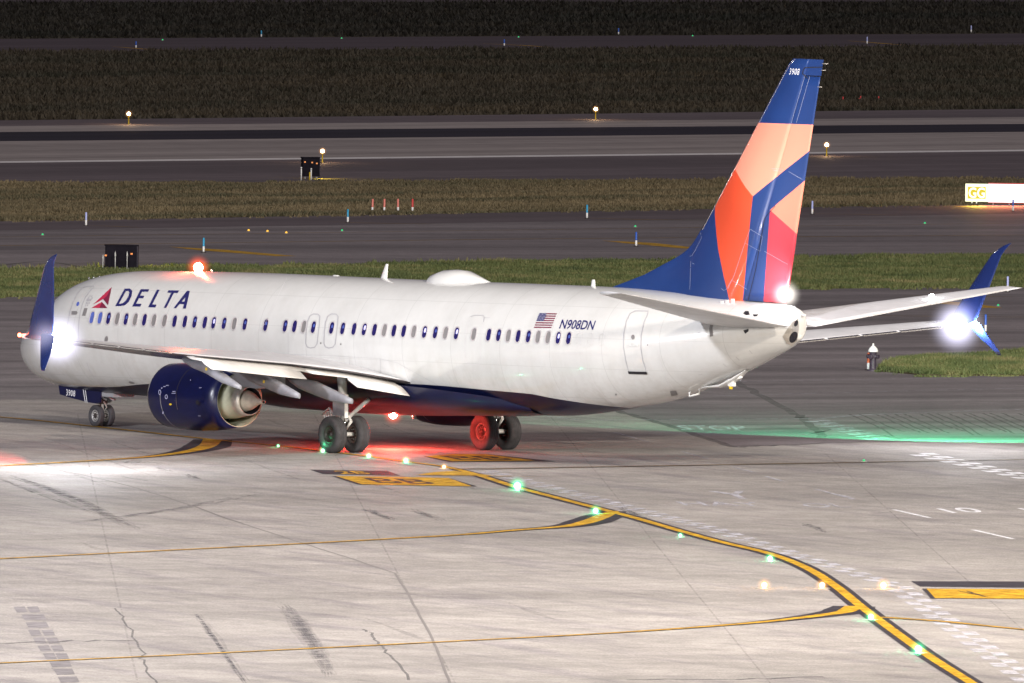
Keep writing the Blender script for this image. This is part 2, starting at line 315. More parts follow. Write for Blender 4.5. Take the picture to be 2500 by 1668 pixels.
# blown yellowish and brown centre lines of the taxiways
def ribbon_pts(mb, pts, width, z, mi=0):
    pts = [np.array(p, float)[:2] for p in pts]; L = []; Rr = []
    ws = width if isinstance(width, (list, tuple, np.ndarray)) else [width]*len(pts)
    for i, p in enumerate(pts):
        d = pts[min(i+1, len(pts)-1)]-pts[max(i-1, 0)]; d /= (np.linalg.norm(d)+1e-9); n = np.array([-d[1], d[0]])*ws[i]/2
        L.append((*(p+n), z)); Rr.append((*(p-n), z))
    for i in range(len(pts)-1): mb.add([L[i], L[i+1], Rr[i+1], Rr[i]], [(0, 1, 2, 3)], mi)
def ribbon(mb, px, width, z, mi=0, smooth=True, n=8):
    q = [g(*p)[:2] for p in px]; q = catmull(q, n) if smooth and len(q) > 2 else q
    ws = width
    if isinstance(width, (list, tuple)): ws = list(np.interp(np.linspace(0, 1, len(q)), np.linspace(0, 1, len(width)), width))
    ribbon_pts(mb, q, ws, z, mi)
lines = MB()
ribbon(lines, [(-1500, 578), (0, 600), (1250, 584), (2500, 574), (4000, 566)], .35, .006, 0, False)
ribbon(lines, [(-1500, 588), (0, 579), (2500, 545), (4000, 525)], .2, .006, 0, False)
for a in ([(415, 603), (520, 611), (700, 626)], [(1471, 588), (1560, 594), (1690, 607)], [(2265, 733), (2330, 741), (2420, 752)]):
    ribbon(lines, a, [.05, 1.4, .9], .008, 1)
for a in ([(200, 551), (280, 553), (345, 556)], [(800, 542), (900, 545), (1090, 548)], [(1400, 532), (1550, 536), (1720, 538)], [(1960, 522), (2100, 524), (2210, 526)],
          [(275, 114), (350, 120), (430, 124)], [(1180, 107), (1290, 112), (1345, 117)], [(2070, 100), (2150, 106), (2240, 113)], [(2250, 715), (2320, 717), (2420, 720)], [(2200, 722), (2350, 724), (2480, 725)]):
    ribbon(lines, a, [.05, .45, .05], .008, 2 if a[0][1] > 200 else 1)
ribbon(lines, [(1920, 768), (2200, 772), (2600, 776)], .25, .009, 2, False)
tag(lines.build('taxiway_marking', [m_yeld, m_yel, m_yeld], fix=False), kind='structure')

# apron lead-in lines: yellow with black borders
MAIN = [(-900, 965), (-200, 1009), (0, 1019), (230, 1042), (520, 1074), (680, 1089), (790, 1102), (900, 1115), (990, 1128), (1084, 1140), (1165, 1160), (1260, 1190), (1370, 1219),
        (1480, 1247), (1560, 1268), (1660, 1297), (1760, 1324), (1880, 1353), (1970, 1388), (2040, 1432), (2100, 1480), (2180, 1540), (2270, 1604), (2390, 1680), (2700, 1880)]
LOOP = [(520, 1074), (505, 1090), (470, 1101), (400, 1112), (300, 1121), (150, 1130), (0, 1138), (-400, 1160)]
BR3 = [(1500, 1249), (1470, 1262), (1435, 1275), (1380, 1286), (1250, 1296), (1100, 1308), (700, 1330), (300, 1350), (-400, 1385)]
BR4 = [(2086, 1481), (2072, 1490), (2050, 1497), (1950, 1510), (1800, 1525), (1500, 1546), (1060, 1569), (500, 1597), (0, 1620), (-500, 1645)]
BR5 = [(2145, 1508), (2200, 1511), (2320, 1520), (2500, 1538), (3000, 1585)]
L6 = [(1100, 1146), (1190, 1146), (1350, 1143), (1700, 1137), (2100, 1130), (2500, 1123), (3200, 1110)]
LY = [(1085, 1162), (1000, 1160)]
mk = MB()
def lead(px, w, bw, z=.010, yel=0, blk=1, n=10):
    wy = w; wb = [a+2*b for a, b in zip(w, bw)]
    ribbon(mk, px, wb, z, blk, True, n); ribbon(mk, px, wy, z+.004, yel, True, n)
lead(MAIN, [.22]*9+[.22, .27]+[.28]*14, [.06]*9+[.08, .13]+[.16]*14)
lead(LOOP, [.6, .55, .45, .32, .25, .22, .2, .2], [.3, .45, .35, .2, .1, .07, .06, .05], .011)
lead(BR3, [.3, .5, .5, .4, .3, .25, .2, .2, .2], [.2, .35, .4, .3, .15, .08, .05, .05, .05], .011)
lead(BR4, [.5, .5, .45, .35, .26, .2, .18, .18, .18, .18], [.3, .4, .4, .25, .12, .07, .05, .05, .05, .05], .011)
lead(BR5, [.35, .28, .22, .2, .2], [.2, .15, .1, .06, .06], .011)
ribbon(mk, L6, .17, .0185, 2, False); ribbon(mk, L6, .3, .0165, 1, False)
gpoly(mk, [(1015, 1161), (1060, 1154), (1110, 1151), (1150, 1156), (1210, 1164), (1290, 1165), (1330, 1166), (1200, 1163), (1080, 1162)], .0195, 0)
# painted signs on the pavement
def text_mesh(body, off=.012):
    c = bpy.data.curves.new('t', 'FONT'); c.body = body; c.resolution_u = 3; c.offset = off; c.space_character = 1.12 if off < .01 else 1.0
    o = bpy.data.objects.new('t', c); C.objects.link(o); dg = bpy.context.evaluated_depsgraph_get()
    me = bpy.data.meshes.new_from_object(o.evaluated_get(dg)); bpy.data.objects.remove(o)
    v = np.array([q.co[:2] for q in me.vertices]); f = [tuple(p.vertices) for p in me.polygons]
    v = (v-v.min(0))/(v.max(0)-v.min(0)); return v, f
def gtext(mb, body, quad, z, mi, flip=False):
    """quad: pixel corners bottom-left, bottom-right, top-left of the writing on the ground"""
    v, f = text_mesh(body)
    if flip: v = 1-v
    A, B, D = (g(*q)[:2] for q in quad)
    mb.add([(*(A+(B-A)*a+(D-A)*b), z) for a, b in v], f, mi)
s3 = lambda x, y: (740+x*.2638, 1100+y*.2637)
Y = [s3(505, 318), s3(1612, 336), s3(1345, 256), s3(262, 240)]
gpoly(mk, Y, .012, 1); gpoly(mk, [s3(545, 318), s3(1560, 336), s3(1345, 258), s3(300, 240)], .016, 0)
gtext(mk, 'BB', [s3(700, 305), s3(1250, 318), s3(540, 258)], .020, 1)
gpoly(mk, [s3(62, 181), s3(180, 220), s3(900, 236), s3(780, 192)], .012, 1)
gtext(mk, '2B', [s3(350, 220), s3(640, 224), s3(270, 192)], .016, 0)
gpoly(mk, [s3(1115, 58), s3(1400, 34), s3(1700, 36), s3(2340, 104), s3(1350, 108)], .012, 1)
gpoly(mk, [s3(1130, 58), s3(1400, 37), s3(1690, 39), s3(2150, 98), s3(1380, 104)], .016, 0)
gtext(mk, 'BB', [s3(1450, 92), s3(1980, 95), s3(1250, 54)], .020, 1)
gpoly(mk, [(2224, 1420), (2246, 1433), (2900, 1440), (2900, 1422)], .012, 1)
gpoly(mk, [(2251, 1438), (2272, 1462), (2900, 1466), (2900, 1441)], .013, 1)
gpoly(mk, [(2262, 1439), (2283, 1462), (2900, 1465.5), (2900, 1441.5)], .017, 0)
gtext(mk, 'A', [(2398, 1460), (2425, 1460.3), (2335, 1444)], .021, 1, True)
gtext(mk, 'A', [(2560, 1460.5), (2587, 1461), (2497, 1444.5)], .021, 1, True)
tag(mk.build('apron_marking', [m_yel, m_blk, m_yeld], fix=False), kind='structure')
wm = MB()
ribbon(wm, [(1385, 1022), (1425, 1027), (1700, 1024), (2000, 1023)], .16, .009, 1, False); ribbon(wm, [(1330, 1016), (1425, 1027)], .16, .009, 1, False)
ribbon(wm, [(2000, 1023), (2090, 1015), (2250, 1008), (2500, 1000), (3000, 985)], .16, .009, 1)
ribbon(wm, [(1720, 968), (2100, 958), (2500, 948), (3000, 935)], .1, .009, 1, False); ribbon(wm, [(1780, 933), (2050, 928), (2500, 920)], .1, .009, 1, False)
gtext(wm, 'STOP', [(1665, 1051), (1830, 1052), (1648, 1039)], .009, 1)
t3 = lambda x, y: (1640+x*.2043, 1180+y*.2041)
gtext(wm, 'HAY', [t3(160, 268), t3(1130, 275), t3(40, 222)], .010, 1); gtext(wm, 'Y', [t3(640, 195), t3(1090, 190), t3(430, 98)], .010, 1)
gtext(wm, 'OL', [t3(1640, 295), t3(2160, 293), t3(1510, 245)], .010, 1)
t4 = lambda x, y: (2050+x*.1915, 1180+y*.1915)
gtext(wm, '10', [t4(1440, 384), t4(1875, 372), t4(1220, 325)], .010, 0)
def dash(a, b, wd, mi=0): ribbon(wm, [a, b], wd, .010, mi, False)
dash(t4(-30, 145), t4(190, 195), .13, 1); dash((1992, 1195), (2085, 1220), .13, 1); dash(t4(690, 340), t4(1150, 445), .16); dash(t4(1700, 597), t4(2215, 715), .15); dash(t4(2290, 322), t4(2500, 375), .15)
dash((1665, 1103), (1730, 1122), .1, 1); dash((1790, 1141), (1840, 1154), .12, 1); dash((1870, 1164), (1912, 1176), .12, 1); dash((1500, 1056), (1585, 1080), .1, 1)
def zipper(a, b, n, w_, mi=0):
    """roadway edge: two rows of alternating blocks"""
    A, B = g(*a)[:2], g(*b)[:2]; d = B-A; L = np.linalg.norm(d); d /= L; nn = np.array([-d[1], d[0]]); st = L/n
    for i in range(n):
        s0 = nn*w_*(0 if i % 2 else 1); p = A+d*st*i+s0
        wm.add([(*p, .010), (*(p+d*st), .010), (*(p+d*st-nn*w_), .010), (*(p-nn*w_), .010)], [(0, 1, 2, 3)], mi)
zipper((1185, 1150), (1740, 1292), 40, .35, 1); zipper((1740, 1292), (2190, 1432), 26, .35, 1); zipper((2190, 1432), (2620, 1740), 36, .38, 1)
zipper((1985, 1026), (2150, 1075), 16, .45, 1); zipper((2240, 1107), (2560, 1178), 18, .5, 0)
tag(wm.build('roadway_marking', [m_whi, m_whd], fix=False), kind='structure')
def in_poly(P, poly):
    x, y = P[:, 0], P[:, 1]; c = np.zeros(len(P), bool); j = len(poly)-1
    for i in range(len(poly)):
        xi, yi = poly[i]; xj, yj = poly[j]
        c ^= ((yi > y) != (yj > y)) & (x < (xj-xi)*(y-yi)/(yj-yi+1e-12)+xi); j = i
    return c
# joints, cracks, tar patches and tyre stains
def wob(px, amp, n=6):
    q = catmull(px, n); return [(p[0]+random.gauss(0, amp*2.2), p[1]+random.gauss(0, amp*.8)) for p in q]
ck = MB()
for px, wd, mi, am in (
    ([(965, 1400), (1010, 1475), (1055, 1560), (1080, 1620), (1110, 1700)], .07, 1, .5), ([(-60, 1118), (20, 1128), (200, 1160), (370, 1203), (590, 1278)], .08, 1, .5), ([(590, 1278), (780, 1340), (965, 1400)], .05, 1, .5),
    ([(280, 1485), (305, 1520), (345, 1590), (352, 1620), (390, 1690)], .055, 0, 1.6),
    ([(885, 1535), (905, 1550), (930, 1578), (945, 1592), (1000, 1660)], .07, 0, 1.4), ([(1500, 1002), (1560, 1018), (1620, 1035), (1700, 1062), (1790, 1092)], .3, 0, 1.0),
    ([(1800, 932), (1850, 962), (1935, 1010), (1960, 1022), (1990, 1050), (2010, 1068)], .3, 0, 1.6), ([(1790, 1092), (1900, 1088), (2120, 1079), (2600, 1078)], .25, 0, 1),
    ([(-60, 1573), (150, 1567), (330, 1563)], .25, 0, 1.5), ([(1530, 1660), (1800, 1658), (2010, 1652)], .25, 0, 1.2), ([(480, 640), (560, 650), (660, 664)], .25, 0, .3),
    ([(0, 648), (120, 640), (240, 662)], .3, 0, .5), ([(1980, 1060), (2060, 1050), (2200, 1072)], .15, 0, 1), ([(300, 1165), (360, 1175)], .1, 1, .5), ([(1100, 1186), (1135, 1190), (1170, 1196)], .3, 2, 1)):
    ribbon(ck, wob(px, am), wd, .006, mi, False)
for k in range(17):                                          # grooved tyre scrub at the edge of the asphalt
    x = 2075+k*27+random.uniform(-8, 8); y = 1012-k*.2
    ribbon(ck, wob([(x, y), (x+25, y+10), (x+75, y+32), (x+110, y+random.uniform(42, 58))], .5), .09, .0055, 0, False)
o0 = g(1010, 1475)[:2]; e1 = g(1080, 1620)[:2]-g(965, 1400)[:2]; e1 /= np.linalg.norm(e1); e2 = np.array([-e1[1], e1[0]])
jt = MB(); cpoly = [g(*p)[:2] for p in ((-400, 1010), (1250, 1000), (1500, 1030), (1700, 1100), (2000, 1105), (2900, 1110), (3000, 1800), (-600, 1800))]
for ax, bx in ((e1, e2), (e2, e1)):
    for k in range(-14, 24):
        run = []
        for q in np.linspace(-110, 140, 120):
            P_ = o0+bx*k*7.6+ax*q; run.append((P_, bool(in_poly(np.array([P_]), cpoly)[0])))
        seg = [p for p, ok in run if ok]
        if len(seg) > 2: ribbon_pts(jt, seg, .05, .0045)
tag(jt.build('slab_joint', broken(mat('slab_joint_filler', (.22, .205, .20), .8), 1.0, .0, .25), fix=False), kind='structure')
st = MB()
for px, wd in (([(30, 1165), (110, 1190), (200, 1225), (290, 1270), (340, 1290)], .5), ([(180, 1278), (300, 1262), (420, 1244), (520, 1225), (640, 1206)], .35), ([(895, 1245), (930, 1258), (965, 1270)], .45),
    ([(1010, 1247), (1040, 1257), (1080, 1270)], .4), ([(1510, 1240), (1560, 1262), (1620, 1284)], .35), ([(1960, 1280), (1985, 1286), (2020, 1300)], .35), ([(690, 1478), (730, 1530), (775, 1600), (800, 1650)], .55),
    ([(480, 1500), (530, 1570), (600, 1670)], .25), ([(0, 1170), (120, 1215), (260, 1262)], .2), ([(380, 1142), (420, 1152)], .2), ([(300, 1130), (340, 1128), (420, 1135)], .3), ([(455, 1160), (490, 1170)], .25)):
    for k in range(9):
        o_ = random.gauss(0, wd*18); ribbon(st, wob([(a+o_, b_+random.gauss(0, 2)) for a, b_ in px], 1.0), [.03, wd*.42, wd*.3, .03], .0050+.0002*k, 0, False)
for k in range(46):                                          # rubber laid down by turning wheels, running with the lane
    x = random.uniform(-100, 1500); y = random.uniform(1000, 1120) if random.random() < .6 else random.uniform(1120, 1640); L = random.uniform(60, 300); sl = random.choice([.03, .08, -.03, -.05, .35]) 
    ribbon(st, wob([(x, y), (x+L/2, y+L*sl/2+2), (x+L, y+L*sl)], .4), [.03, random.uniform(.08, .28), .03], .0058, 0, False)
tag(ck.build('pavement_crack', [m_crack, m_joint, m_stain], fix=False), kind='structure'); tag(st.build('tyre_mark', m_stain, fix=False), kind='structure')
pt = MB()
for k in range(11):
    y = 1482+k*19; x = 38+k*11
    for j in range(2):
        xx = x+j*28+random.uniform(-5, 5)
        gpoly(pt, [(xx, y), (xx+27, y-1), (xx+34, y+13), (xx+8, y+14)], .005+.001*j, 0)
tag(pt.build('tar_patch', m_patch, fix=False), kind='structure')
# raised grass island by the hydrant
isl = [(2141, 903), (2160, 892), (2200, 880), (2260, 873), (2350, 868), (2440, 864), (2520, 860), (3200, 845), (3200, 930), (2560, 920), (2440, 917), (2330, 919), (2250, 917), (2190, 911), (2150, 908)]
mb = MB(); top = [(*g(*p)[:2], .05) for p in isl]; bo = [(*g(*p)[:2], .002) for p in isl]
mb.add(top, [tuple(range(len(top)))]); n = len(isl); mb.add(top+bo, [(i, (i+1) % n, n+(i+1) % n, n+i) for i in range(n)])
tag(mb.build('grass_island', m_grassg), kind='structure')
# grass blades
def grass(name, poly_px, n, h, wd, m, z0, label, pat=.4, keep=None):
    poly = np.array([g(*p)[:2] for p in poly_px]); px = np.array(poly_px, float)
    lo, hi = px.min(0), px.max(0)
    q = rng.uniform(lo, hi, (n*3, 2)); q[:, 1] = lo[1]+(hi[1]-lo[1])*rng.random(n*3)**1.0
    q = q[in_poly(q, px)][:n]
    P = np.array([g(a, b)[:2] for a, b in q])
    if keep is not None:
        v_ = np.sin(P[:, 0]*1.7+P[:, 1]*.6)+np.sin(P[:, 0]*.8-P[:, 1]*1.9+1)+.8*np.sin(P[:, 0]*4.1+P[:, 1]*3.3); P = P[v_ > keep]
    n = len(P)
    ph = np.sin(P[:, 0]*.9)+np.sin(P[:, 1]*1.3+P[:, 0]*.4)+np.sin(P[:, 0]*.21-P[:, 1]*.33)*1.5
    hh = h*(1+pat*ph/3)*rng.uniform(.5, 1.35, n); a = rng.uniform(0, math.pi, n); ww = wd*rng.uniform(.6, 1.4, n)
    dx, dy = np.cos(a)*ww/2, np.sin(a)*ww/2; lx, ly = rng.normal(0, .35, n)*hh, rng.normal(0, .35, n)*hh
    V = np.zeros((n, 3, 3)); V[:, 0] = np.stack([P[:, 0]-dx, P[:, 1]-dy, np.full(n, z0)], 1); V[:, 1] = np.stack([P[:, 0]+dx, P[:, 1]+dy, np.full(n, z0)], 1)
    V[:, 2] = np.stack([P[:, 0]+lx, P[:, 1]+ly, z0+hh], 1)
    me = bpy.data.meshes.new(name); me.vertices.add(n*3); me.vertices.foreach_set('co', V.ravel()); me.loops.add(n*3); me.loops.foreach_set('vertex_index', np.arange(n*3, dtype=np.int32))
    me.polygons.add(n); me.polygons.foreach_set('loop_start', np.arange(0, n*3, 3, dtype=np.int32)); me.update()
    o = link(name, me, None, m); tag(o, label, name, None, 'stuff'); return o
grass('grass', [(-150, 663), (2650, 621), (2650, 698), (-150, 728)], 230000, .15, .09, m_blade, -.03, 'green grass strip between the taxiway and the apron')
grass('grass', isl[:7]+[(2650, 857), (2650, 925)]+isl[9:], 34000, .14, .05, m_blade, .05, 'green grass island at the right edge beside the fire hydrant')
grass('grass', [(-150, 452), (2650, 437), (2650, 494), (-150, 543)], 150000, .15, .12, m_bladed, -.03, 'dry brown-green grass strip between runway and nearer taxiway')
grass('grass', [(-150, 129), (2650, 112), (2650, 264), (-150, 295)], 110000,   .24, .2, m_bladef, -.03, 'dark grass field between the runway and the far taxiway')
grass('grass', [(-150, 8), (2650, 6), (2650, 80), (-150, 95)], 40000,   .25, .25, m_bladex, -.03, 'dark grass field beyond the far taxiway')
grass('weeds', [(-150, 728), (2650, 698), (2650, 703), (-150, 733)], 16000, .10, .08, m_blade, .002, 'ragged weeds creeping over the asphalt edge behind the aircraft', .4, .5)
grass('weeds', [(-150, 543), (2650, 494), (2650, 497.5), (-150, 546.5)], 14000, .10, .1, m_bladed, .002, 'ragged dry weeds along the far edge of the nearer taxiway', .4, .5)
grass('weeds', [(-150, 658.5), (2650, 617.5), (2650, 622), (-150, 663)], 14000, .14, .09, m_blade, .002, 'ragged weeds along the near edge of the nearer taxiway', .4, .4)
grass('weeds', [(2128, 905), (2150, 894), (2250, 915), (2440, 917), (2560, 920), (2650, 925), (2650, 929), (2440, 922), (2250, 922), (2180, 915), (2140, 911)], 5000, .09, .05, m_blade, .006, 'ragged weeds round the edge of the grass island', .4, .3)
grass('weeds', [(-150, 448), (2650, 434), (2650, 438), (-150, 452)], 12000, .12, .12, m_bladed, .002, 'ragged dry weeds along the runway shoulder', .4, .4)
#@@PLANE
# ------------------------------------------------------------------ the airliner (nose at x = 0, port side at -y, z up)
def interp(x, tab, col):
    xs = [r[0] for r in tab]; ys = np.array([r[col] for r in tab], float); xs = np.array(xs, float)
    d = np.diff(ys)/np.diff(xs); m = np.zeros(len(xs)); m[0] = d[0]; m[-1] = d[-1]
    for i in range(1, len(xs)-1): m[i] = 0 if d[i-1]*d[i] <= 0 else 2*d[i-1]*d[i]/(d[i-1]+d[i])
    i = int(np.clip(np.searchsorted(xs, x)-1, 0, len(xs)-2)); h = xs[i+1]-xs[i]; t = min(max((x-xs[i])/h, 0), 1)
    return ys[i]*(2*t**3-3*t*t+1)+m[i]*h*(t**3-2*t*t+t)+ys[i+1]*(-2*t**3+3*t*t)+m[i+1]*h*(t**3-t*t)
#        x     top    bottom half-width z of widest
FUS = [(0.0, 2.36, 2.26, .03, 2.30), (.08, 2.58, 2.02, .26, 2.31), (.35, 2.86, 1.74, .56, 2.34), (.9, 3.16, 1.44, .92, 2.44), (1.6, 3.45, 1.24, 1.20, 2.56), (2.1, 3.72, 1.17, 1.36, 2.64),
       (2.75, 4.26, 1.12, 1.53, 2.76), (3.6, 4.60, 1.09, 1.68, 2.88), (4.76, 4.83, 1.07, 1.79, 2.99), (6.2, 4.97, 1.07, 1.86, 3.07), (8.8, 5.06, 1.09, 1.88, 3.13), (14, 5.18, 1.16, 1.88, 3.21), (21, 5.26, 1.26, 1.88, 3.31),
       (27, 5.36, 1.36, 1.88, 3.41), (29, 5.39, 1.43, 1.88, 3.46), (30.5, 5.41, 1.57, 1.87, 3.52), (32.2, 5.42, 1.80, 1.83, 3.64), (34.2, 5.39, 2.12, 1.68, 3.83), (36, 5.34, 2.60, 1.43, 4.06), (38, 5.27, 3.20, 1.06, 4.33),
       (39.5, 5.23, 3.72, .62, 4.52), (40.2, 5.19, 3.98, .38, 4.62), (40.5, 5.10, 4.16, .26, 4.65)]
_GX = np.linspace(0, 40.5, 2026); _GT = np.array([[interp(x, FUS, k) for k in (1, 2, 3, 4)] for x in _GX])
def fus(x):
    f = min(max(x, 0), 40.5)/40.5*2025; i = min(int(f), 2024); f -= i; return _GT[i]*(1-f)+_GT[i+1]*f
def half_w(x, z):
    t, b, w_, c = fus(x); h = (t-c) if z > c else (c-b); q = 1-((z-c)/h)**2
    return w_*math.sqrt(q) if q > 0 else -1
def fus_hit(px, py, off=0.0):
    """where a sight line meets the port flank of the fuselage"""
    d = ray(px, py); t0 = (-2.3-CAM[1])/d[1]; t1 = (0-CAM[1])/d[1]
    f = lambda t: (lambda p: -p[1]-half_w(min(max(p[0], 0), 40.5), p[2]))(CAM+t*d)
    ts = np.linspace(t0, t1, 60); X = CAM[0]+ts*d[0]; Yv = CAM[1]+ts*d[1]; Z = CAM[2]+ts*d[2]
    ii = np.clip((X/40.5*2025).astype(int), 0, 2025); G_ = _GT[ii]; hh = np.where(Z > G_[:, 3], G_[:, 0]-G_[:, 3], G_[:, 3]-G_[:, 1]); qq = 1-((Z-G_[:, 3])/hh)**2
    ww = np.where(qq > 0, G_[:, 2]*np.sqrt(np.maximum(qq, 0)), -1); hit = np.nonzero(-Yv-ww < 0)[0]; k = max(1, hit[0]) if len(hit) else 59
    last, t = ts[k-1], ts[k]
    a, b = last, t
    for _ in range(24):
        c = (a+b)/2
        if f(c) < 0: b = c
        else: a = c
    p = CAM+a*d; x = min(max(p[0], .01), 40.4); e = 1e-3
    n_ = np.array([half_w(x+e, p[2])-half_w(x-e, p[2]), 2*e, 0]); 
    gz = (half_w(x, p[2]+e)-half_w(x, p[2]-e)); N = np.array([-n_[0]/(2*e), -1, -gz/(2*e)]); N /= np.linalg.norm(N)
    return p+N*off
plane = thing('airliner', (0, 0, 0), 'white twin-engine airliner with dark blue belly and red and blue tail, taxiing left', 'airplane')
BL = [(0, 1.0), (2.0, 1.12), (3.2, 1.28), (5, 1.36), (7, 1.48), (10, 1.62), (14, 1.80), (18, 1.98), (22, 2.10), (24.5, 2.08), (27, 1.98), (29, 1.92), (31, 1.84), (32.5, 1.86), (33.5, 1.85), (36, 1.9), (40.5, 3.0)]
_bl = [fus_hit(*p) for p in ((272, 945), (365, 937.5), (945, 935.5), (1064, 941), (1200, 953.4), (1296, 962), (1336, 970), (1438, 986), (1500, 993), (1545, 996.5))]
BL = [(0, 1.0), (2.0, 1.12), (3.2, 1.24)]+[(float(p[0]), float(p[2])) for p in _bl]+[(34, 1.9), (40.5, 3.0)]
BL = sorted({round(a, 3): b for a, b in BL}.items())
mb = MB(); xs = sorted(set(list(np.linspace(0, 1, 9)**1.6)+list(np.linspace(1, 9, 28))+list(np.linspace(9, 29, 34))+list(np.linspace(29, 40.5, 40))))
NT, NB = 22, 10; rings = []; mis = [0]*NT+[1]*NB; mis = mis+mis[::-1]
for x in xs:
    t, b, w_, c = fus(x); zb = interp(x, BL, 1); zb = max(zb, b+1e-3)
    thb = math.pi-math.acos(min(1, (c-zb)/(c-b))) if zb < c else math.pi/2
    thb = min(thb, math.pi-.004); th = list(np.linspace(0, thb, NT+1))+list(np.linspace(thb, math.pi, NB+1))[1:]
    half = []
    for a in th:
        h = (t-c) if a < math.pi/2 else (c-b); half.append((x, -w_*math.sin(a), c+h*math.cos(a)))
    ring = half+[(p[0], -p[1], p[2]) for p in half[-2:0:-1]]; rings.append(ring)
k0 = max(i for i, x in enumerate(xs) if x < 33.3); mb.rings(rings[:k0+1], mis=mis, cap0=True); mb.rings(rings[k0:], 0)
# rounded end of the tail cone
end = rings[-1]; cx, cz = 40.5, 4.62; rr = [end]
for k, (dx, s_) in enumerate(((.05, .96), (.10, .87), (.13, .72), (.15, .5), (.16, .2))): rr.append([(cx+dx-(p[2]-cz)*0, p[1]*s_, cz+(p[2]-cz)*s_) for p in end])
mb.rings(rr, 0, cap1=True)
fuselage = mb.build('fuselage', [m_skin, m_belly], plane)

def px_decal(name, polys, m, parent=plane, off=.008, size=9, mi=None):
    """paint or thin fittings on the port flank, outlined by sight-line pixel outlines and wrapped onto the skin"""
    bm = bmesh.new()
    for k, P in enumerate(polys):
        vs = [bm.verts.new((p[0], p[1], 0)) for p in P]; f = bm.faces.new(vs); f.material_index = mi[k] if mi else 0
    bmesh.ops.triangulate(bm, faces=bm.faces)
    for _ in range(3):
        es = [e for e in bm.edges if e.calc_length() > size]
        if not es: break
        bmesh.ops.subdivide_edges(bm, edges=es, cuts=1); bmesh.ops.triangulate(bm, faces=bm.faces)
    for v in bm.verts: v.co = Vector(fus_hit(v.co.x, v.co.y, off))
    me = bpy.data.meshes.new(name); bm.to_mesh(me); bm.free(); return link(name, me, parent, m)
def px_line(pts, wd, close=False):
    """thin outline quads in pixels along a polyline"""
    P = [np.array(p, float) for p in pts]; P = P+[P[0]] if close else P; out = []; L = []; Rr = []
    for i, p in enumerate(P):
        a = P[i-1] if i else (P[-2] if close else P[0]); b = P[i+1] if i < len(P)-1 else (P[1] if close else P[-1])
        d = (b-a)/(np.linalg.norm(b-a)+1e-9); n = np.array([-d[1], d[0]])*wd/2; L.append(p+n); Rr.append(p-n)
    for i in range(len(P)-1): out.append([L[i], L[i+1], Rr[i+1], Rr[i]])
    return out
r1 = lambda x, y: (x*.3316, 580+y*.3316)
r2 = lambda x, y: (600+x*.3316, 580+y*.3316)
r3 = lambda x, y: (1200+x*.3404, 580+y*.3404)
L5 = lambda x, y: (140+x*.14468, 660+y*.14468)

# cabin windows (x pixel of each as seen; o open, b blue, l lit, s shade down)
WIN = [(220.8,'B'),(241.1,'B'),(262.3,'b'),(283.8,'s'),(305.7,'b'),(328,'s'),(350.8,'o'),(373.7,'s'),(399.6,'s'),(424.5,'o'),(449.6,'o'),(473.7,'b'),(498.4,'o'),(519.9,'l'),(545.5,'b'),(570,'s'),(596.2,'b'),(647,'b'),
       (694.5,'b'),(717.4,'o'),(739.6,'s'),(763.5,'b'),(808,'b'),(835,'b'),(862.6,'o'),(887.5,'l'),(912.4,'o'),(936.6,'s'),(960,'o'),(984,'o'),(1008.5,'s'),(1034.7,'l'),(1061.3,'b'),(1086,'s'),(1112.6,'l'),(1155,'s'),
       (1191.6,'o'),(1215.8,'b'),(1239.7,'s'),(1263.5,'o'),(1288.7,'b'),(1312,'s'),(1336.5,'s'),(1361,'l'),(1386,'b')]
def wz(x): return 3.53+(x-6.12)*(3.90-3.53)/(31.44-6.12)
def skin(x, z, off): 
    y = -half_w(x, z); e = 1e-3; gx = (half_w(x+e, z)-half_w(x-e, z))/(2*e); gz = (half_w(x, z+e)-half_w(x, z-e))/(2*e)
    n = np.array([-gx, -1, -gz]); n /= np.linalg.norm(n); return np.array([x, y, z])+n*off
def rrect(cx, cz, hw, hh, r, n=5):
    pts = []
    for (sx, sz, a0) in ((1, 1, 0), (-1, 1, 90), (-1, -1, 180), (1, -1, 270)):
        for k in range(n): 
            a = R(a0+90*k/(n-1)); pts.append((cx+sx*(hw-r)+r*math.cos(a), cz+sz*(hh-r)+r*math.sin(a)))
    return pts
KM = {'o': m_pane, 'b': m_pane, 'B': m_paneb, 'l': m_pane, 's': m_shade}
def window(px, kind, name='cabin_window', z0=None, lab=None):
    py = 775.6+(px-220.8)*(826.1-775.6)/(1386.2-220.8); x = un(px, py, 1, -1.86)[0]; z = wz(x) if z0 is None else z0
    mb = MB(); O = rrect(x, z, .146, .212, .135); I = rrect(x, z, .112, .178, .105)
    n = len(O); f0 = [skin(a, b, .004) for a, b in O]; f1 = [skin(a, b, .012) for a, b in O]; f2 = [skin(a, b, .012) for a, b in I]; f3 = [skin(a, b, .0035) for a, b in I]
    mb.rings([f0, f1, f2, f3], 0, False)
    mb.add(f3+[skin(x, z, .004)], [(i, (i+1) % n, n) for i in range(n)], 1)
    if kind in 'lbB':                                       # a reading lamp or screen glimpsed inside
        h = .05 if kind == 'b' else (.07 if kind == 'l' else .12)
        zz = z+(.05 if kind != 'B' else -.02); xx = x+.02
        G = rrect(xx, zz, .05 if kind != 'B' else .075, h, .04, 3); mb.add([skin(a, b, .007) for a, b in G], [tuple(range(len(G)))], 2)
    o = mb.build(name, [m_frame, KM[kind], m_paneb if kind in 'bB' else m_panel], plane)
    if kind == 's': o['label'] = 'window with its grey shade pulled down'
    if kind == 'l': o['label'] = 'window with a bright light inside'
    return o
for px, k in WIN: window(px, k)
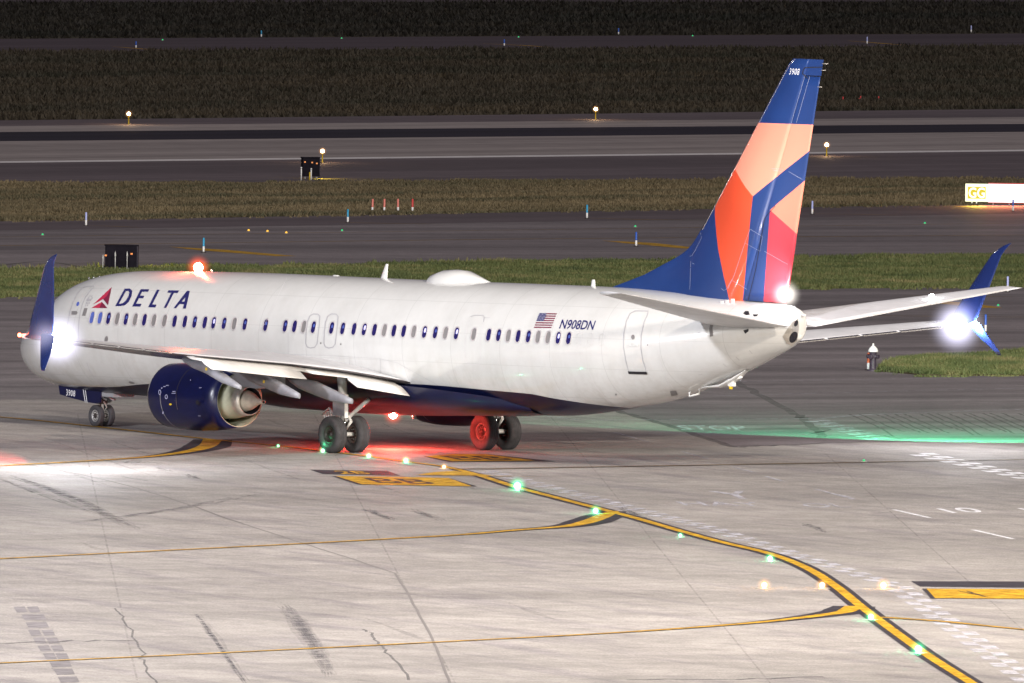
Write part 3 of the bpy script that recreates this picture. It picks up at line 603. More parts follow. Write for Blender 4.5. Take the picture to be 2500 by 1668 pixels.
# filled-in windows ahead of the rear door
pl = []
for px, py in (r3(620, 728), r3(697, 732), r3(775, 735)):
    x = un(px, py, 1, -1.86)[0]; z = wz(x)
    O = rrect(x, z, .13, .20, .12); I = rrect(x, z, .12, .19, .11); n = len(O); pl.append((O, I))
for O, I in pl: mb = MB(); mb.rings([[skin(a, b, .006) for a, b in O], [skin(a, b, .008) for a, b in I]], 0, False); mb.build('blanked_window', m_liner, plane)
# doors and exits
def seam_set(name, lines, m, off, size=14, wd=None):
    for q in lines: px_decal(name, q, m, off=off, size=size)
def outline(pts, wd, m, name): return px_decal(name, px_line(pts, wd, True), m, off=.007, size=12)
fd = [L5(*p) for p in ((170, 960), (185, 850), (215, 700), (260, 560), (330, 410), (400, 320), (440, 285), (500, 270), (620, 270), (600, 300), (540, 370), (480, 450), (430, 560), (390, 700), (370, 830), (358, 1000), (362, 1160), (180, 1150))]
outline(fd, 1.5, m_line, 'cabin_door'); bpy.context.scene.objects['cabin_door']['label'] = 'forward cabin door with a small round window'
ad = [r3(*p) for p in ((1030, 527), (1125, 528), (1122, 548), (1095, 610), (1075, 700), (1072, 790), (1085, 880), (1106, 940), (1106, 965), (985, 962), (965, 890), (948, 790), (950, 690), (968, 600), (995, 545))]
o = outline(ad, 1.8, m_line, 'cabin_door'); o['label'] = 'rear cabin door with a dark sill'
px_decal('door_sill', [[r3(982, 957), r3(1115, 960), r3(1120, 979), r3(988, 976)]], m_dark, off=.03)
px_decal('door_handle', [[r3(985, 760), r3(1058, 762), r3(1055, 782), r3(988, 778)]], m_strut, off=.02); px_decal('door_window', [[(r3(1016, 715)[0]+4.2*math.cos(a), r3(1016, 715)[1]+6*math.sin(a)) for a in np.linspace(0, 6.28, 12, endpoint=False)]], m_shade, off=.012)
px_decal('door_window', [[(L5(350, 570)[0]+3.4*math.cos(a)+1.2*math.sin(-a), L5(350, 570)[1]+5.4*math.sin(a)) for a in np.linspace(0, 6.28, 12, endpoint=False)]], m_paneb, off=.012)
px_decal('door_handle', [[L5(245, 690), L5(330, 690), L5(345, 720), L5(325, 750), L5(240, 750)]], m_shade, off=.01)
for cx in (493, 627):
    P = [r2(cx+dx, y) for dx, y in ((-42, 575), (0, 563), (35, 563), (53, 575), (50, 620), (40, 700), (35, 780), (20, 805), (-5, 813), (-35, 808), (-52, 785), (-46, 680), (-33, 600))]
    P = [r2(*q) for q in ((cx+5, 563), (cx+40, 565), (cx+54, 580), (cx+50, 640), (cx+40, 720), (cx+32, 785), (cx+15, 808), (cx-15, 814), (cx-40, 806), (cx-51, 780), (cx-48, 700), (cx-38, 620), (cx-22, 580))]
    outline(P, 2.2, m_line, 'overwing_exit')
P = [r2(*q) for q in ((1680, 573), (1750, 574), (1757, 590), (1750, 620), (1735, 700), (1728, 800), (1728, 880), (1725, 930), (1715, 938), (1630, 930), (1618, 900), (1615, 800), (1622, 700), (1640, 620), (1660, 580))]
px_decal('emergency_exit', px_line(P, .8, True), m_liner, off=.006, size=12); px_decal('emergency_exit_seam', px_line([r2(1655, 583), r2(1685, 573), r2(1752, 574), r2(1757, 590), r2(1752, 622)], 1.4)+px_line([r2(1757, 590), r2(1800, 590)], .6), m_line, off=.0075)
# lettering and emblem ahead of the wing
Do = [(980, 605), (1140, 312), (1225, 312), (1266, 350), (1255, 440), (1205, 540), (1140, 592), (1070, 606)]; Di = [(1040, 568), (1162, 350), (1203, 352), (1216, 378), (1205, 440), (1160, 512), (1110, 556), (1065, 568)]
Dq = [[L5(*Do[i]), L5(*Do[(i+1) % 8]), L5(*Di[(i+1) % 8]), L5(*Di[i])] for i in range(8)]
E_ = [[(1265, 612), (1410, 322), (1455, 322), (1308, 613)], [(1435, 322), (1552, 325), (1532, 365), (1425, 362)], [(1400, 430), (1470, 434), (1450, 475), (1380, 471)], [(1325, 566), (1422, 570), (1403, 615), (1300, 613)]]
L_ = [[(1535, 625), (1685, 330), (1728, 332), (1580, 627)], [(1592, 578), (1675, 582), (1658, 630), (1575, 627)]]
T_ = [[(1800, 635), (1932, 370), (1975, 372), (1840, 636)], [(1860, 380), (1880, 340), (2055, 345), (2032, 386)]]
A_ = [[(1965, 640), (2190, 350), (2215, 400), (2005, 642)], [(2190, 350), (2238, 352), (2170, 650), (2122, 648), (2172, 425)], [(2088, 530), (2150, 533), (2140, 575), (2058, 570)]]
px_decal('letter', Dq, m_navy, off=.009, size=5)
for G_ in (E_, L_, T_, A_): px_decal('letter', [[L5(*p) for p in P] for P in G_], m_navy, off=.009, size=5)
px_decal('emblem', [[L5(*p) for p in P] for P in ([(605, 580), (918, 288), (835, 440), (775, 490)], [(918, 288), (858, 592), (775, 490), (835, 440)], [(580, 635), (755, 535), (715, 638)], [(755, 535), (848, 640), (715, 638)])], [m_red, m_redd], off=.009, size=5, mi=[0, 1, 0, 1])
px_decal('door_placard', [[L5(455, 640), L5(512, 640), L5(475, 770), L5(418, 768)]], m_shade, off=.006)
px_decal('door_placard', [[L5(500, 480), L5(578, 482), L5(570, 520), L5(490, 520)]]+[[L5(a, b), L5(a+14, b), L5(a+8, b+28), L5(a-6, b+28)] for a, b in ((550, 420), (580, 425), (525, 455), (585, 455), (490, 540), (515, 540), (540, 540), (475, 580), (505, 580))], m_line, off=.006)
# flag
F0, F1, F2, F3 = [np.array(r3(*p)) for p in ((345, 543), (470, 545), (430, 650), (305, 648))]
fq = lambda u, v: tuple((F0*(1-u)+F1*u)*(1-v)+(F3*(1-u)+F2*u)*v)
fp = [[fq(0, i/13), fq(1, i/13), fq(1, (i+1)/13), fq(0, (i+1)/13)] for i in range(0, 13, 2)]
flag = px_decal('flag_emblem', fp, m_redd, off=.008)
px_decal('flag_canton', [[fq(0, 0), fq(.42, 0), fq(.42, 7/13), fq(0, 7/13)]], m_navy, flag, off=.010)
px_decal('flag_stars', [[fq(u, v), fq(u+.022, v), fq(u+.022, v+.03), fq(u, v+.03)] for i, v in enumerate(np.linspace(.04, .46, 7)) for u in np.linspace(.03+.03*(i % 2), .36, 5)], m_wtext, flag, off=.012)
def px_text(name, body, quad, m, off=.008, parent=plane, skinfn=None):
    v, f = text_mesh(body, .012 if body[0] == 'N' else .0); A, B, D = map(np.array, quad); me = bpy.data.meshes.new(name)
    P = [A+(B-A)*a+(D-A)*b for a, b in v]; me.from_pydata([tuple((skinfn or (lambda a, b: fus_hit(a, b, off)))(*p)) for p in P], [], f); return link(name, me, parent, m)
px_text('registration', 'N908DN', (r3(485, 655), r3(728, 664), r3(508, 588)), m_navy)
# seams, ports, antennas and other small fittings
for P, wd in (([r1(*p) for p in ((640, 920), (660, 980), (700, 1040), (750, 1085), (800, 1112))], .7), ([r2(313, 700), r2(313, 860), r2(318, 900)], .6), ([r2(768, 880), r2(763, 975)], .7), ([r2(992, 890), r2(994, 1060)], .7),
    ([r2(320, 862), r2(560, 866), r2(780, 880), r2(990, 893), r2(1120, 925), r2(1420, 1090)], .5), ([r3(1660, 905), r3(1685, 925)], 1), ([r3(1752, 855), r3(1778, 880)], 1), ([r3(1848, 808), r3(1870, 832)], 1), ([r3(1483, 985), r3(1510, 980)], .8), ([r3(1480, 683), r3(1497, 679)], 1.4)):
    px_decal('panel_seam', px_line(P, wd), m_line, off=.006, size=14)
for P in ([r1(*p) for p in ((1950, 1000), (1900, 840), (1830, 770), (1950, 640), (2110, 300))], [r3(*p) for p in ((0, 800), (300, 815), (900, 850), (1190, 860))], [r3(1195, 800), r3(1205, 870), r3(1240, 990), r3(1300, 1080)],
          [r3(690, 870), r3(700, 960), r3(740, 1060), r3(850, 1190)], [r3(1500, 950), r3(1850, 808)]):
    px_decal('panel_seam', px_line(P, .5), m_liner, off=.006, size=14)
def ell(c, a, b, n=14, sk=0): return [(c[0]+a*math.cos(t)+sk*math.sin(t), c[1]+b*math.sin(t)) for t in np.linspace(0, 2*math.pi, n, endpoint=False)]
[px_decal('static_port', [P_], m_shade, off=.008) for P_ in [ell(r1(783, 750), 4.2, 8, sk=-1), ell(r1(970, 1068), 6.5, 3.2, sk=3.2), ell(r2(553, 778), 1.8, 2.4), ell(r2(701, 786), 1.8, 2.6), ell(r3(1120, 771), 1.3, 2), ell(r3(893, 1125), 2, 2.6)]]
px_decal('outflow_port', [[r3(1280, 1100), r3(1325, 1097), r3(1336, 1128), r3(1290, 1137)]], m_shade, off=.012); px_decal('service_panel', [[r3(1573, 600), r3(1598, 600), r3(1585, 650), r3(1590, 708), r3(1567, 712), r3(1562, 655)]], m_shade, off=.006)
px_decal('cockpit_window', [[(119, 757), (125, 738), (134, 735), (130, 752), (124, 762)], [(95, 775), (108, 748), (117, 745), (112, 772), (100, 778)]], m_pane, off=.008)
def blade(name, x, z, h, c0, c1, sweep, m=m_white, t=.03, y=0, down=1):
    mb = MB(); rs = []
    for k, s in enumerate(np.linspace(0, 1, 5)):
        c = c0+(c1-c0)*s; xo = x+sweep*s; zz = z+down*h*s; tt = t*(1-.5*s)
        rs.append([(xo+c*u, y+v*tt, zz) for u, v in ((0, 0), (.25, .9), (.6, .8), (1, 0), (.6, -.8), (.25, -.9))])
    mb.rings(rs, 0, True, False, True); return mb.build(name, m, plane)
blade('antenna', 19.05, 5.24, .44, .38, .14, .28); blade('antenna', 30.0, 5.38, .22, .26, .16, .06)
blade('drain_mast', 20.7, 1.30, .32, .3, .2, .18, m_strut, .06, 0, -1); blade('antenna', 16.5, 5.2, .04, .4, .3, .05); 
mb = MB(); rs = []
for (dx, hw, h) in ((0, .02, .0), (.12, .3, .10), (.35, .44, .22), (.8, .52, .33), (1.4, .52, .36), (1.9, .46, .33), (2.4, .3, .2), (2.9, .12, .07), (3.15, .02, 0)):
    rs.append([(21.75+dx, hw*math.cos(a), 5.27+dx*.012-.08+(h+.08)*math.sin(a)) for a in np.linspace(0, math.pi, 13)])
mb.rings(rs, 0, True, closed=False); mb.build('satellite_dome', m_white, plane)
# small crown fittings and tail skid
mb = MB(); mb.rings([[(34.9+dx, hw*math.cos(a), 2.42+dx*.29-d*(1+.2*math.sin(a))) for a in np.linspace(0, 2*math.pi, 10, endpoint=False)] for dx, hw, d in ((0, .02, .1), (.5, .12, .10), (1.2, .2, .16), (1.9, .22, .30), (2.5, .2, .25), (3.1, .08, .12))], 0)
mb.build('tail_skid_fairing', m_white, plane)
sk_ = un(1787, 935, 1, 0); mb = MB(); mb.box((sk_[0]-.12, -.07, sk_[2]-.10), (sk_[0]+.1, .07, sk_[2]+.12)); mb.tube([(sk_[0]-.3, 0, sk_[2]+.02), (sk_[0]+.5, 0, sk_[2]+.2), ], [.06, .03], n=8); mb.tube([(sk_[0]-.05, 0, sk_[2]-.08), (sk_[0]-.05, 0, sk_[2]-.19)], [.07, .05], 1, 8)
mb.build('tail_skid', [m_white, m_yello], plane)
dm = un(1690, 965, 1, -.3); mb = MB(); mb.tube([(dm[0]-.2, -.25, dm[2]+.1), (dm[0]-.2, -.25, dm[2]-.05), (dm[0]+.28, -.25, dm[2]+.05), (dm[0]+.28, -.25, dm[2]+.2)], .03, n=6); mb.build('service_handle', m_white, plane)
# exhaust of the auxiliary power unit and vents on the tail cone
cone = MB(); cone.add([fus_hit(*p, .015) for p in ((1938, 786), (1952, 779), (1953, 803), (1946, 848), (1932, 845), (1917, 836), (1911, 822), (1925, 800))], [tuple(range(8))], 0)
cone.add([fus_hit(*p, .03) for p in ell((1944.5, 790), 5, 8, 12, -2)], [tuple(range(12))], 1); cone.add([fus_hit(*p, .03) for p in ell((1938.5, 824), 10, 14, 16, -4)], [tuple(range(16))], 1)
px_decal('exhaust_surround', [[(1936, 786), (1949, 778), (1951, 803), (1946, 832), (1933, 845), (1920, 838), (1911, 822), (1925, 800)]], m_noz, off=.010, size=4)
[px_decal('exhaust_opening', [P_], m_dark, off=.016, size=4) for P_ in [ell((1944.2, 790), 4.6, 7.6, 14, -2), ell((1937.5, 823), 9.5, 13.5, 18, -4)]]
[px_decal('vent_opening', [P_], m_dark, off=.012, size=4) for P_ in [[(1815, 766), (1820, 760), (1828, 760), (1831, 769), (1822, 770)], [(1815, 807), (1828, 803), (1828, 809), (1820, 815)], [(1838, 768), (1852, 768), (1848, 773), (1841, 773)]]]
mb = MB(); mb.tube([(40.55, .0, 4.95), (40.82, .0, 4.94)], [.05, .035], n=8); mb.build('tail_light_housing', m_white, plane)

# wing-body fairing
mb = MB(); rs = []
for x, hw, zb, zt in ((12.4, 1.2, 1.22, 1.7), (13.6, 1.65, 1.12, 1.9), (15.2, 1.95, 1.05, 2.05), (18, 2.05, 1.05, 2.1), (20, 2.05, 1.07, 2.1), (21.8, 2.02, 1.12, 2.12), (23.2, 1.96, 1.17, 2.12), (24.8, 1.8, 1.24, 2.06), (26.6, 1.45, 1.31, 1.95), (28.2, .9, 1.42, 1.75)):
    rs.append([(x, -hw*math.copysign(abs(math.cos(a))**.8, math.cos(a)), zt-(zt-zb)*abs(math.sin(a))**.7) for a in np.linspace(0, math.pi, 25)])
mb.rings(rs, 0, True, closed=False); mb.build('belly_fairing', m_belly, plane)

# wings
AF = [(0, 0), (.012, .018), (.05, .036), (.12, .050), (.25, .060), (.4, .060), (.55, .050), (.7, .036), (.85, .018), (1, .002)]
AL = [(1, -.002), (.85, -.010), (.7, -.022), (.55, -.034), (.4, -.042), (.25, -.044), (.12, -.036), (.05, -.024), (.012, -.012)]
def le(y): return 24.62-.5206*(17.2-y) if y > 5.2 else 18.37-.62*(5.2-y)-.06*(5.2-y)**2*.5
def te(y): return 22.9+.28*(y-5.75) if y > 5.75 else 22.9
def tz(y): return np.interp(y, [1, 1.9, 4, 6, 10.8, 16, 17.2], [2.05, 2.28, 2.60, 2.82, 3.22, 3.73, 3.86])
def section(y, x0, x1, z0, z1, th, side, c0=0, c1=1):
    P = []
    for (u, v) in AF+AL:
        u2 = c0+(c1-c0)*u if False else u
        P.append((x0+(x1-x0)*u, side*y, z0+(z1-z0)*u+v*th*(x1-x0)))
    return P
for side in (-1, 1):
    sn = 'port' if side < 0 else 'starboard'
    mb = MB(); rs = []
    for y in list(np.linspace(1.2, 5.7, 8))+list(np.linspace(6.0, 17.2, 16)):
        cut = .86 if 1.9 < y < 12.2 else 1.0
        x0, x1 = le(y), te(y); x1c = x0+(x1-x0)*cut if cut < 1 else x1
        rs.append(section(y, x0, x1, tz(y)+.03, tz(y), 1.15 if y < 6 else 1.0, side))
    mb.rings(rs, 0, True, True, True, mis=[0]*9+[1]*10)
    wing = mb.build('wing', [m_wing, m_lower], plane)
    # trailing edge details: flaps in two slotted pieces, lowered
    def flap(name, ya, yb, x0, xa, z0, za, th, m):
        mb = MB(); rs = []
        for s in np.linspace(0, 1, 6):
            y = ya+(yb-ya)*s; X, Z = te(y), tz(y); f = 1.0 if y < 7 else 1-.035*(y-7)
            P = []
            for (u, v) in AF+AL:
                dx, dz = (xa-x0)*f, (za-z0)*f; L = math.hypot(dx, dz)
                P.append((X+x0*f+dx*u-v*th*L*dz/L*-1*0, side*y, Z+z0*f+dz*u+v*th*L))
            rs.append(P)
        mb.rings(rs, 0, True, True, True); return mb.build(name, m, wing)
    flap('flap', 2.0, 5.35, -.95, .16, -.05, -.22, 1.2, m_flap); flap('aft_flap', 2.02, 4.0, .05, .62, -.20, -.48, 1.3, m_flap)
    flap('flap', 5.55, 10.35, -.75, .16, -.03, -.17, 1.2, m_flap); flap('aft_flap', 5.9, 10.25, .05, .62, -.16, -.42, 1.3, m_flap)
    # canoe fairings under the flaps
    for yf, x0, x1, zt, zl, dp in ((9.4, 21.9, 25.05, 2.95, 2.32, .42), (6.9, 21.3, 24.6, 2.55, 2.02, .5), (4.55, 20.6, 24.05, 2.25, 1.80, .5)):
        mb = MB(); rs = []
        for s, hw, d in ((0, .02, .02), (.06, .07, .30), (.2, .13, .66), (.45, .17, .88), (.7, .15, .76), (.88, .09, .52), (1, .035, .32)):
            x = x0+(x1-x0)*s; z_top = zt+(zl-zt)*max(0, (s-.45)/.55)+(.06 if s < .45 else 0); dd = dp*d
            rs.append([(x, side*(yf+hw*math.cos(a)), z_top-dd/2+dd/2*math.sin(a)) for a in np.linspace(0, 2*math.pi, 16, endpoint=False)])
        mb.rings(rs, 0, True, True, True); fa = mb.build('flap_fairing', m_fair, wing)
        if side < 0 and yf > 6:
            mb = MB(); xx = x0+(x1-x0)*.5; mb.add([(xx-.05, -(yf+.175), zt-dp*.5-.04), (xx+.05, -(yf+.175), zt-dp*.5-.04), (xx+.06, -(yf+.18), zt-dp*.5+.05), (xx-.04, -(yf+.18), zt-dp*.5+.05)], [(0, 1, 2, 3)]); mb.build('marker_patch', m_yello, fa)
    # bright trailing edge strips and aileron seam
    mb = MB()
    for a, b in ((16.6, 15.2), (15.1, 14.0), (13.9, 12.9), (12.8, 11.6)):
        for yy0, yy1 in ((a, b),): mb.add([(te(yy0)-.12, side*yy0, tz(yy0)+.035), (te(yy1)-.12, side*yy1, tz(yy1)+.035), (te(yy1)+.015, side*yy1, tz(yy1)+.012), (te(yy0)+.015, side*yy0, tz(yy0)+.012), (te(yy0)+.015, side*yy0, tz(yy0)-.02), (te(yy1)+.015, side*yy1, tz(yy1)-.02)], [(0, 1, 2, 3), (3, 2, 5, 4)])
    mb.build('aileron_edge', m_metal, wing)
    sx_ = 26.42 if side < 0 else 26.02
    # winglet: blended upward fin and lower strake
    W = [(24.62, 26.10, 17.1, 3.86), (24.95, 26.30, 17.24, 3.89), (25.28, 26.58, 17.34, 4.02), (25.52, 26.72, 17.42, 4.4), (25.88, 26.88, 17.53, 4.9), (26.28, 27.05, 17.65, 5.45), (26.72, 27.22, 17.79, 6.05), (26.95, 27.33, 17.84, 6.22), (27.22, 27.47, 17.88, 6.36), (27.52, 27.56, 17.91, 6.45)]
    mb = MB(); rs = []
    for k, (x0, x1, y, z) in enumerate(W):
        a = [0, .5, 1.0, 1.3, 1.38, 1.4, 1.4, 1.35, 1.3, 1.3][k]; c = x1-x0
        rs.append([(x0+c*u, side*(y-math.sin(a)*v*c*.9), z+math.cos(a)*v*c*.9) for u, v in AF+AL])
    mb.rings(rs, 0, True, False, True); wl = mb.build('winglet', m_blue, wing)
    mb = MB(); mb.rings([[(x0-.012, side*y, z), (x0+.05, side*(y+.022), z), (x0+.05, side*(y-.022), z)] for x0, x1, y, z in W[2:8]], 0, True, True, True); mb.build('leading_edge', m_lip, wl)
    S = [(25.95, 26.70, 17.36, 3.98), (26.15, 26.82, 17.50, 3.70), (26.45, 26.95, 17.70, 3.38), (26.75, 27.05, 17.90, 3.08), (26.88, 27.06, 17.96, 2.95)]
    mb = MB(); rs = []
    for x0, x1, y, z in S:
        c = x1-x0; a = -.95; rs.append([(x0+c*u, side*(y-math.sin(a)*v*c*.8), z+math.cos(a)*v*c*.8) for u, v in AF+AL])
    mb.rings(rs, 0, True, False, True); mb.build('lower_winglet', m_blue, wing)
    mb = MB()
    mb.sphere((sx_, side*17.03, 3.83), .28, 0, 18); ln = mb.build('strobe_light', e_white, wing); mb = MB(); mb.sphere((sx_, side*17.03, 3.83), 1.05, 0, 26); mb.build('strobe_halo', g_white, ln)  # strobe core inside an added glare sphere
    mb = MB(); mb.sphere((24.75, side*17.3, 3.92), .06, 0, 10); mb.build('navigation_light', e_red if side < 0 else e_green, wing)
lamp('port_strobe', 'POINT', (26.86, -16.9, 3.58), 1900, (.92, .94, 1), .1, plane)
lamp('starboard_strobe', 'POINT', (26.6, 17.35, 3.80), 1300, (.95, .95, 1), .1, plane)
lamp('starboard_navigation_lamp', 'SPOT', (24.5, 17.6, 3.9), 15000, (.10, 1, .45), .04, plane, aim=(-1.9, 40.6, 8.5), spot_size=R(114), spot_blend=.08)
lamp('port_navigation_lamp', 'SPOT', (24.5, -17.6, 3.9), 5000, (1, .10, .06), .04, plane, aim=(16, -24, -2), spot_size=R(130), spot_blend=.1)

# tailplane
def htz(y): return 4.66+(y-.9)*(5.70-4.66)/6.47
for side in (-1, 1):
    mb = MB(); rs = []
    for y in np.linspace(.5, 7.37, 9):
        s = (y-.9)/6.47; x0 = 36.95+s*3.55; x1 = 40.75+s*.95; rs.append(section(y, x0, x1, htz(y)-.04, htz(y), .85, side))
    rs.append(section(7.45, 41.2, 41.72, htz(7.45), htz(7.45), .3, side))
    mb.rings(rs, 0, True, True, True); hs = mb.build('tailplane', m_wing, plane)
    mb = MB()
    for k in range(5):
        y0, y1 = 1.3+k*1.15, 2.35+k*1.15; xa, xb = 40.75+(y0-.9)/6.47*.95, 40.75+(y1-.9)/6.47*.95
        mb.add([(xa-.10, side*y0, htz(y0)+.03), (xb-.10, side*y1, htz(y1)+.03), (xb+.01, side*y1, htz(y1)+.008), (xa+.01, side*y0, htz(y0)+.008)], [(0, 1, 2, 3)])
    mb.build('elevator_edge', m_flap, hs)
    mb = MB(); yl = 4.9; mb.sphere((40.6 if side > 0 else 39.4, side*yl, htz(yl)+.12), .09 if side > 0 else .03, 0, 10); mb.build('logo_light', e_white, hs)
    lamp('logo_lamp', 'SPOT', (39.5, side*4.9, htz(4.9)+.25), 1700 if side < 0 else 700, (1, .93, .86), .15, plane, aim=(39.7, 0, 10.6), spot_size=R(66), spot_blend=1)

# fin and rudder
def fin_mat():
    m = mat('tail_livery_lamp_wash', (.012, .045, .25), .4, coat=.15); t = m.node_tree; b = t.nodes['Principled BSDF']
    tc = t.nodes.new('ShaderNodeTexCoord'); sp = t.nodes.new('ShaderNodeSeparateXYZ'); t.links.new(tc.outputs['Object'], sp.inputs[0]); cur = None
    def N(op, a, b_):
        n = t.nodes.new('ShaderNodeMath'); n.operation = op
        for i, v in enumerate((a, b_)):
            if isinstance(v, (int, float)): n.inputs[i].default_value = v
            else: t.links.new(v, n.inputs[i])
        return n.outputs[0]
    nz = t.nodes.new('ShaderNodeTexNoise'); nz.inputs['Scale'].default_value = .8; nz.inputs['Detail'].default_value = 4; t.links.new(tc.outputs['Object'], nz.inputs['Vector'])
    base = t.nodes.new('ShaderNodeMix'); base.data_type = 'RGBA'; base.inputs[6].default_value = (.007, .026, .115, 1); base.inputs[7].default_value = (.010, .040, .17, 1); t.links.new(nz.outputs[0], base.inputs[0]); cur = base.outputs[2]
    polys = [([(38.37, 10.6), (41.2, 10.62), (41.0, 9.88), (38.41, 8.40), (37.24, 9.24)], (.78, .25, .17)), ([(37.24, 9.24), (38.41, 8.40), (37.97, 5.1), (37.45, 5.1), (36.25, 8.2)], (.60, .065, .022)),  # red facets paled to salmon: logo-lamp overexposure put into the colour
             ([(41.0, 9.12), (39.20, 8.02), (40.6, 7.2)], (.72, .20, .13)), ([(39.20, 8.02), (40.6, 7.2), (40.2, 5.0), (38.88, 5.0)], (.45, .03, .05))]
    for P, col in polys:
        cx = sum(p[0] for p in P)/len(P); cz = sum(p[1] for p in P)/len(P); mask = 1.0
        for i in range(len(P)):
            (xa, za), (xb, zb) = P[i], P[(i+1) % len(P)]; A, B = -(zb-za), (xb-xa); c = -(A*xa+B*za)
            if A*cx+B*cz+c < 0: A, B, c = -A, -B, -c
            L = math.hypot(A, B); d = N('ADD', N('ADD', N('MULTIPLY', sp.outputs[0], A/L), N('MULTIPLY', sp.outputs[2], B/L)), c/L); gt = N('GREATER_THAN', d, 0.0)
            mask = gt if isinstance(mask, float) else N('MULTIPLY', mask, gt)
        mx = t.nodes.new('ShaderNodeMix'); mx.data_type = 'RGBA'; t.links.new(mask, mx.inputs[0]); t.links.new(cur, mx.inputs[6]); mx.inputs[7].default_value = (*col, 1); cur = mx.outputs[2]
    t.links.new(cur, b.inputs['Base Color']); return m
m_fin = fin_mat()
FLE = [(5.0, 29.6), (5.38, 31.0), (5.62, 31.9), (5.85, 32.75), (6.06, 33.33), (6.25, 33.85), (6.42, 34.35), (6.58, 34.72), (6.78, 35.06), (7.05, 35.34), (7.37, 35.63), (8.09, 36.28), (9.24, 37.24), (10.6, 38.37), (12.0, 39.52), (12.4, 39.86), (12.56, 40.12)]
def fle(z): return np.interp(z, [a for a, b in FLE], [b for a, b in FLE])
def fmain(z): return 37.24+(z-9.24)*.826
def fte(z): return 39.90+(z-5.3)*(41.52-39.90)/(12.55-5.3)
def hinge(z): return 38.02+(z-5.3)*(40.93-38.02)/(12.55-5.3)
def fin_t(x, z):
    a, b = fmain(z), fte(z); c = b-a; u = (x-a)/c
    prof = np.interp(u, [-1, 0, .02, .1, .3, .5, .75, 1], [0, .0, .22, .55, 1, .92, .55, .02])*.055*c
    if z < 7.3: prof = max(prof, np.interp((x-fle(z))/(max(.2, b-fle(z))), [0, .02, .1, .4, 1], [.0, .02, .045, .10, .02]))
    return float(prof)
def fin_part(name, xa, xb, z0, z1, nz, parent, capm=0):
    mb = MB(); rs = []
    for z in np.linspace(z0, z1, nz):
        a, b = xa(z), xb(z); us = [0, .01, .03, .07, .14, .24, .36, .5, .64, .78, .9, 1]
        top = [(a+(b-a)*u, -max(.004, fin_t(a+(b-a)*u, z)), z) for u in us]; bot = [(p[0], -p[1], z) for p in top[::-1]]
        rs.append(top+bot)
    mb.rings(rs, 0, True, True, True); return mb.build(name, m_fin, parent)
fin = fin_part('tail_fin', fle, lambda z: hinge(z)-.015, 5.0, 12.56, 46, plane)
rud = fin_part('rudder', lambda z: hinge(z)+.012, fte, 5.27, 12.05, 24, plane)
mb = MB(); rs = []
for z in (12.08, 12.3, 12.56): rs.append([(hinge(z)-.02, -fin_t(hinge(z), z), z), (fte(z)+.02, -.008, z), (fte(z)+.02, .008, z), (hinge(z)-.02, fin_t(hinge(z), z), z)])
mb.rings(rs, 0, False, True, True); mb.build('fin_tip', m_fin, plane)
mb = MB()                                                    # polished leading edge
P = [[(fle(z)-.012, 0, z), (fle(z)+.10, -fin_t(fle(z)+.10, z)-.006, z), (fle(z)+.10, fin_t(fle(z)+.10, z)+.006, z)] for z in list(np.linspace(7.3, 12.35, 20))+[12.56]]
mb.rings(P, 0, True); mb.build('leading_edge', m_lip, fin)
r4 = lambda x, y: (1450+x*.4336, 100+y*.4336)
def fin_pt(px, py, off=.008):
    p = un(px, py, 1, -.12)
    for _ in range(4): p = un(px, py, 1, -(fin_t(p[0], p[2])+off))
    return p
px_text('fleet_number', '3908', (r4(1098, 189), r4(1154, 192), r4(1104, 154)), m_wtext, parent=fin, skinfn=fin_pt)
mb = MB()
def fl(pts, wd):
    for q in px_line([r4(*p) for p in pts], wd): mb.add([fin_pt(*p) for p in q], [(0, 1, 2, 3)])
for P in ([(880, 1060), (950, 1103), (935, 1185), (850, 1138), (880, 1060)], [(850, 1138), (790, 1320), (755, 1395)], [(555, 1250), (730, 1405), (745, 1400), (780, 1340)], [(545, 1240), (540, 1400)], [(600, 1080), (605, 1110), (570, 1180), (550, 1210), (530, 1215)],
          [(780, 1350), (862, 1400)], [(960, 1185), (1090, 1258)], [(1095, 735), (1172, 780)], [(1215, 200), (1140, 460)], [(1190, 190), (1110, 465)], [(1000, 720), (1065, 722)], [(1010, 730), (1060, 734)]): fl(P, .55)
mb.build('panel_seam', mat('light_panel_seam', (.36, .38, .5), .5), fin)
mb = MB()
for P, wd in (([(1288, 148), (1190, 150), (1178, 165), (1175, 185), (1205, 212)], 2.2), ([(868, 1460), (910, 1290), (960, 1000), (1020, 930)], 1.4)):
    fl(P, wd)
mb.build('rudder_gap', m_dark, fin)
for k, (zz, xx) in enumerate(((12.45, 41.55), (12.25, 41.48), (11.75, 41.36))): mb = MB(); mb.tube([(xx-.1, 0, zz), (xx+.22-.05*k, 0, zz)], .012, n=6); mb.build('static_wick', m_noz, rud)
for k in range(3): mb = MB(); mb.box((37.3+k*.22, -.55+k*.04, 5.06+k*.03), (37.42+k*.22, -.5+k*.04, 5.24+k*.04)); mb.build('vortex_vane', m_white, plane)
lamp('rudder_base_spot', 'SPOT', (40.3, -.9, 5.40), 420, (1, .95, .9), .05, plane, aim=(39.5, 0, 5.8), spot_size=R(90), spot_blend=.9)  # spot added to brighten the rudder base
mb = MB(); mb.sphere((39.9, -.04, 5.52), .15, 0, 14); tl_ = mb.build('rudder_base_glow', e_white, plane); mb = MB(); mb.sphere((39.9, -.04, 5.52), .55, 0, 20); mb.build('rudder_base_halo', g_white2, tl_)  # white flare at the rudder base built as glowing ball and halo

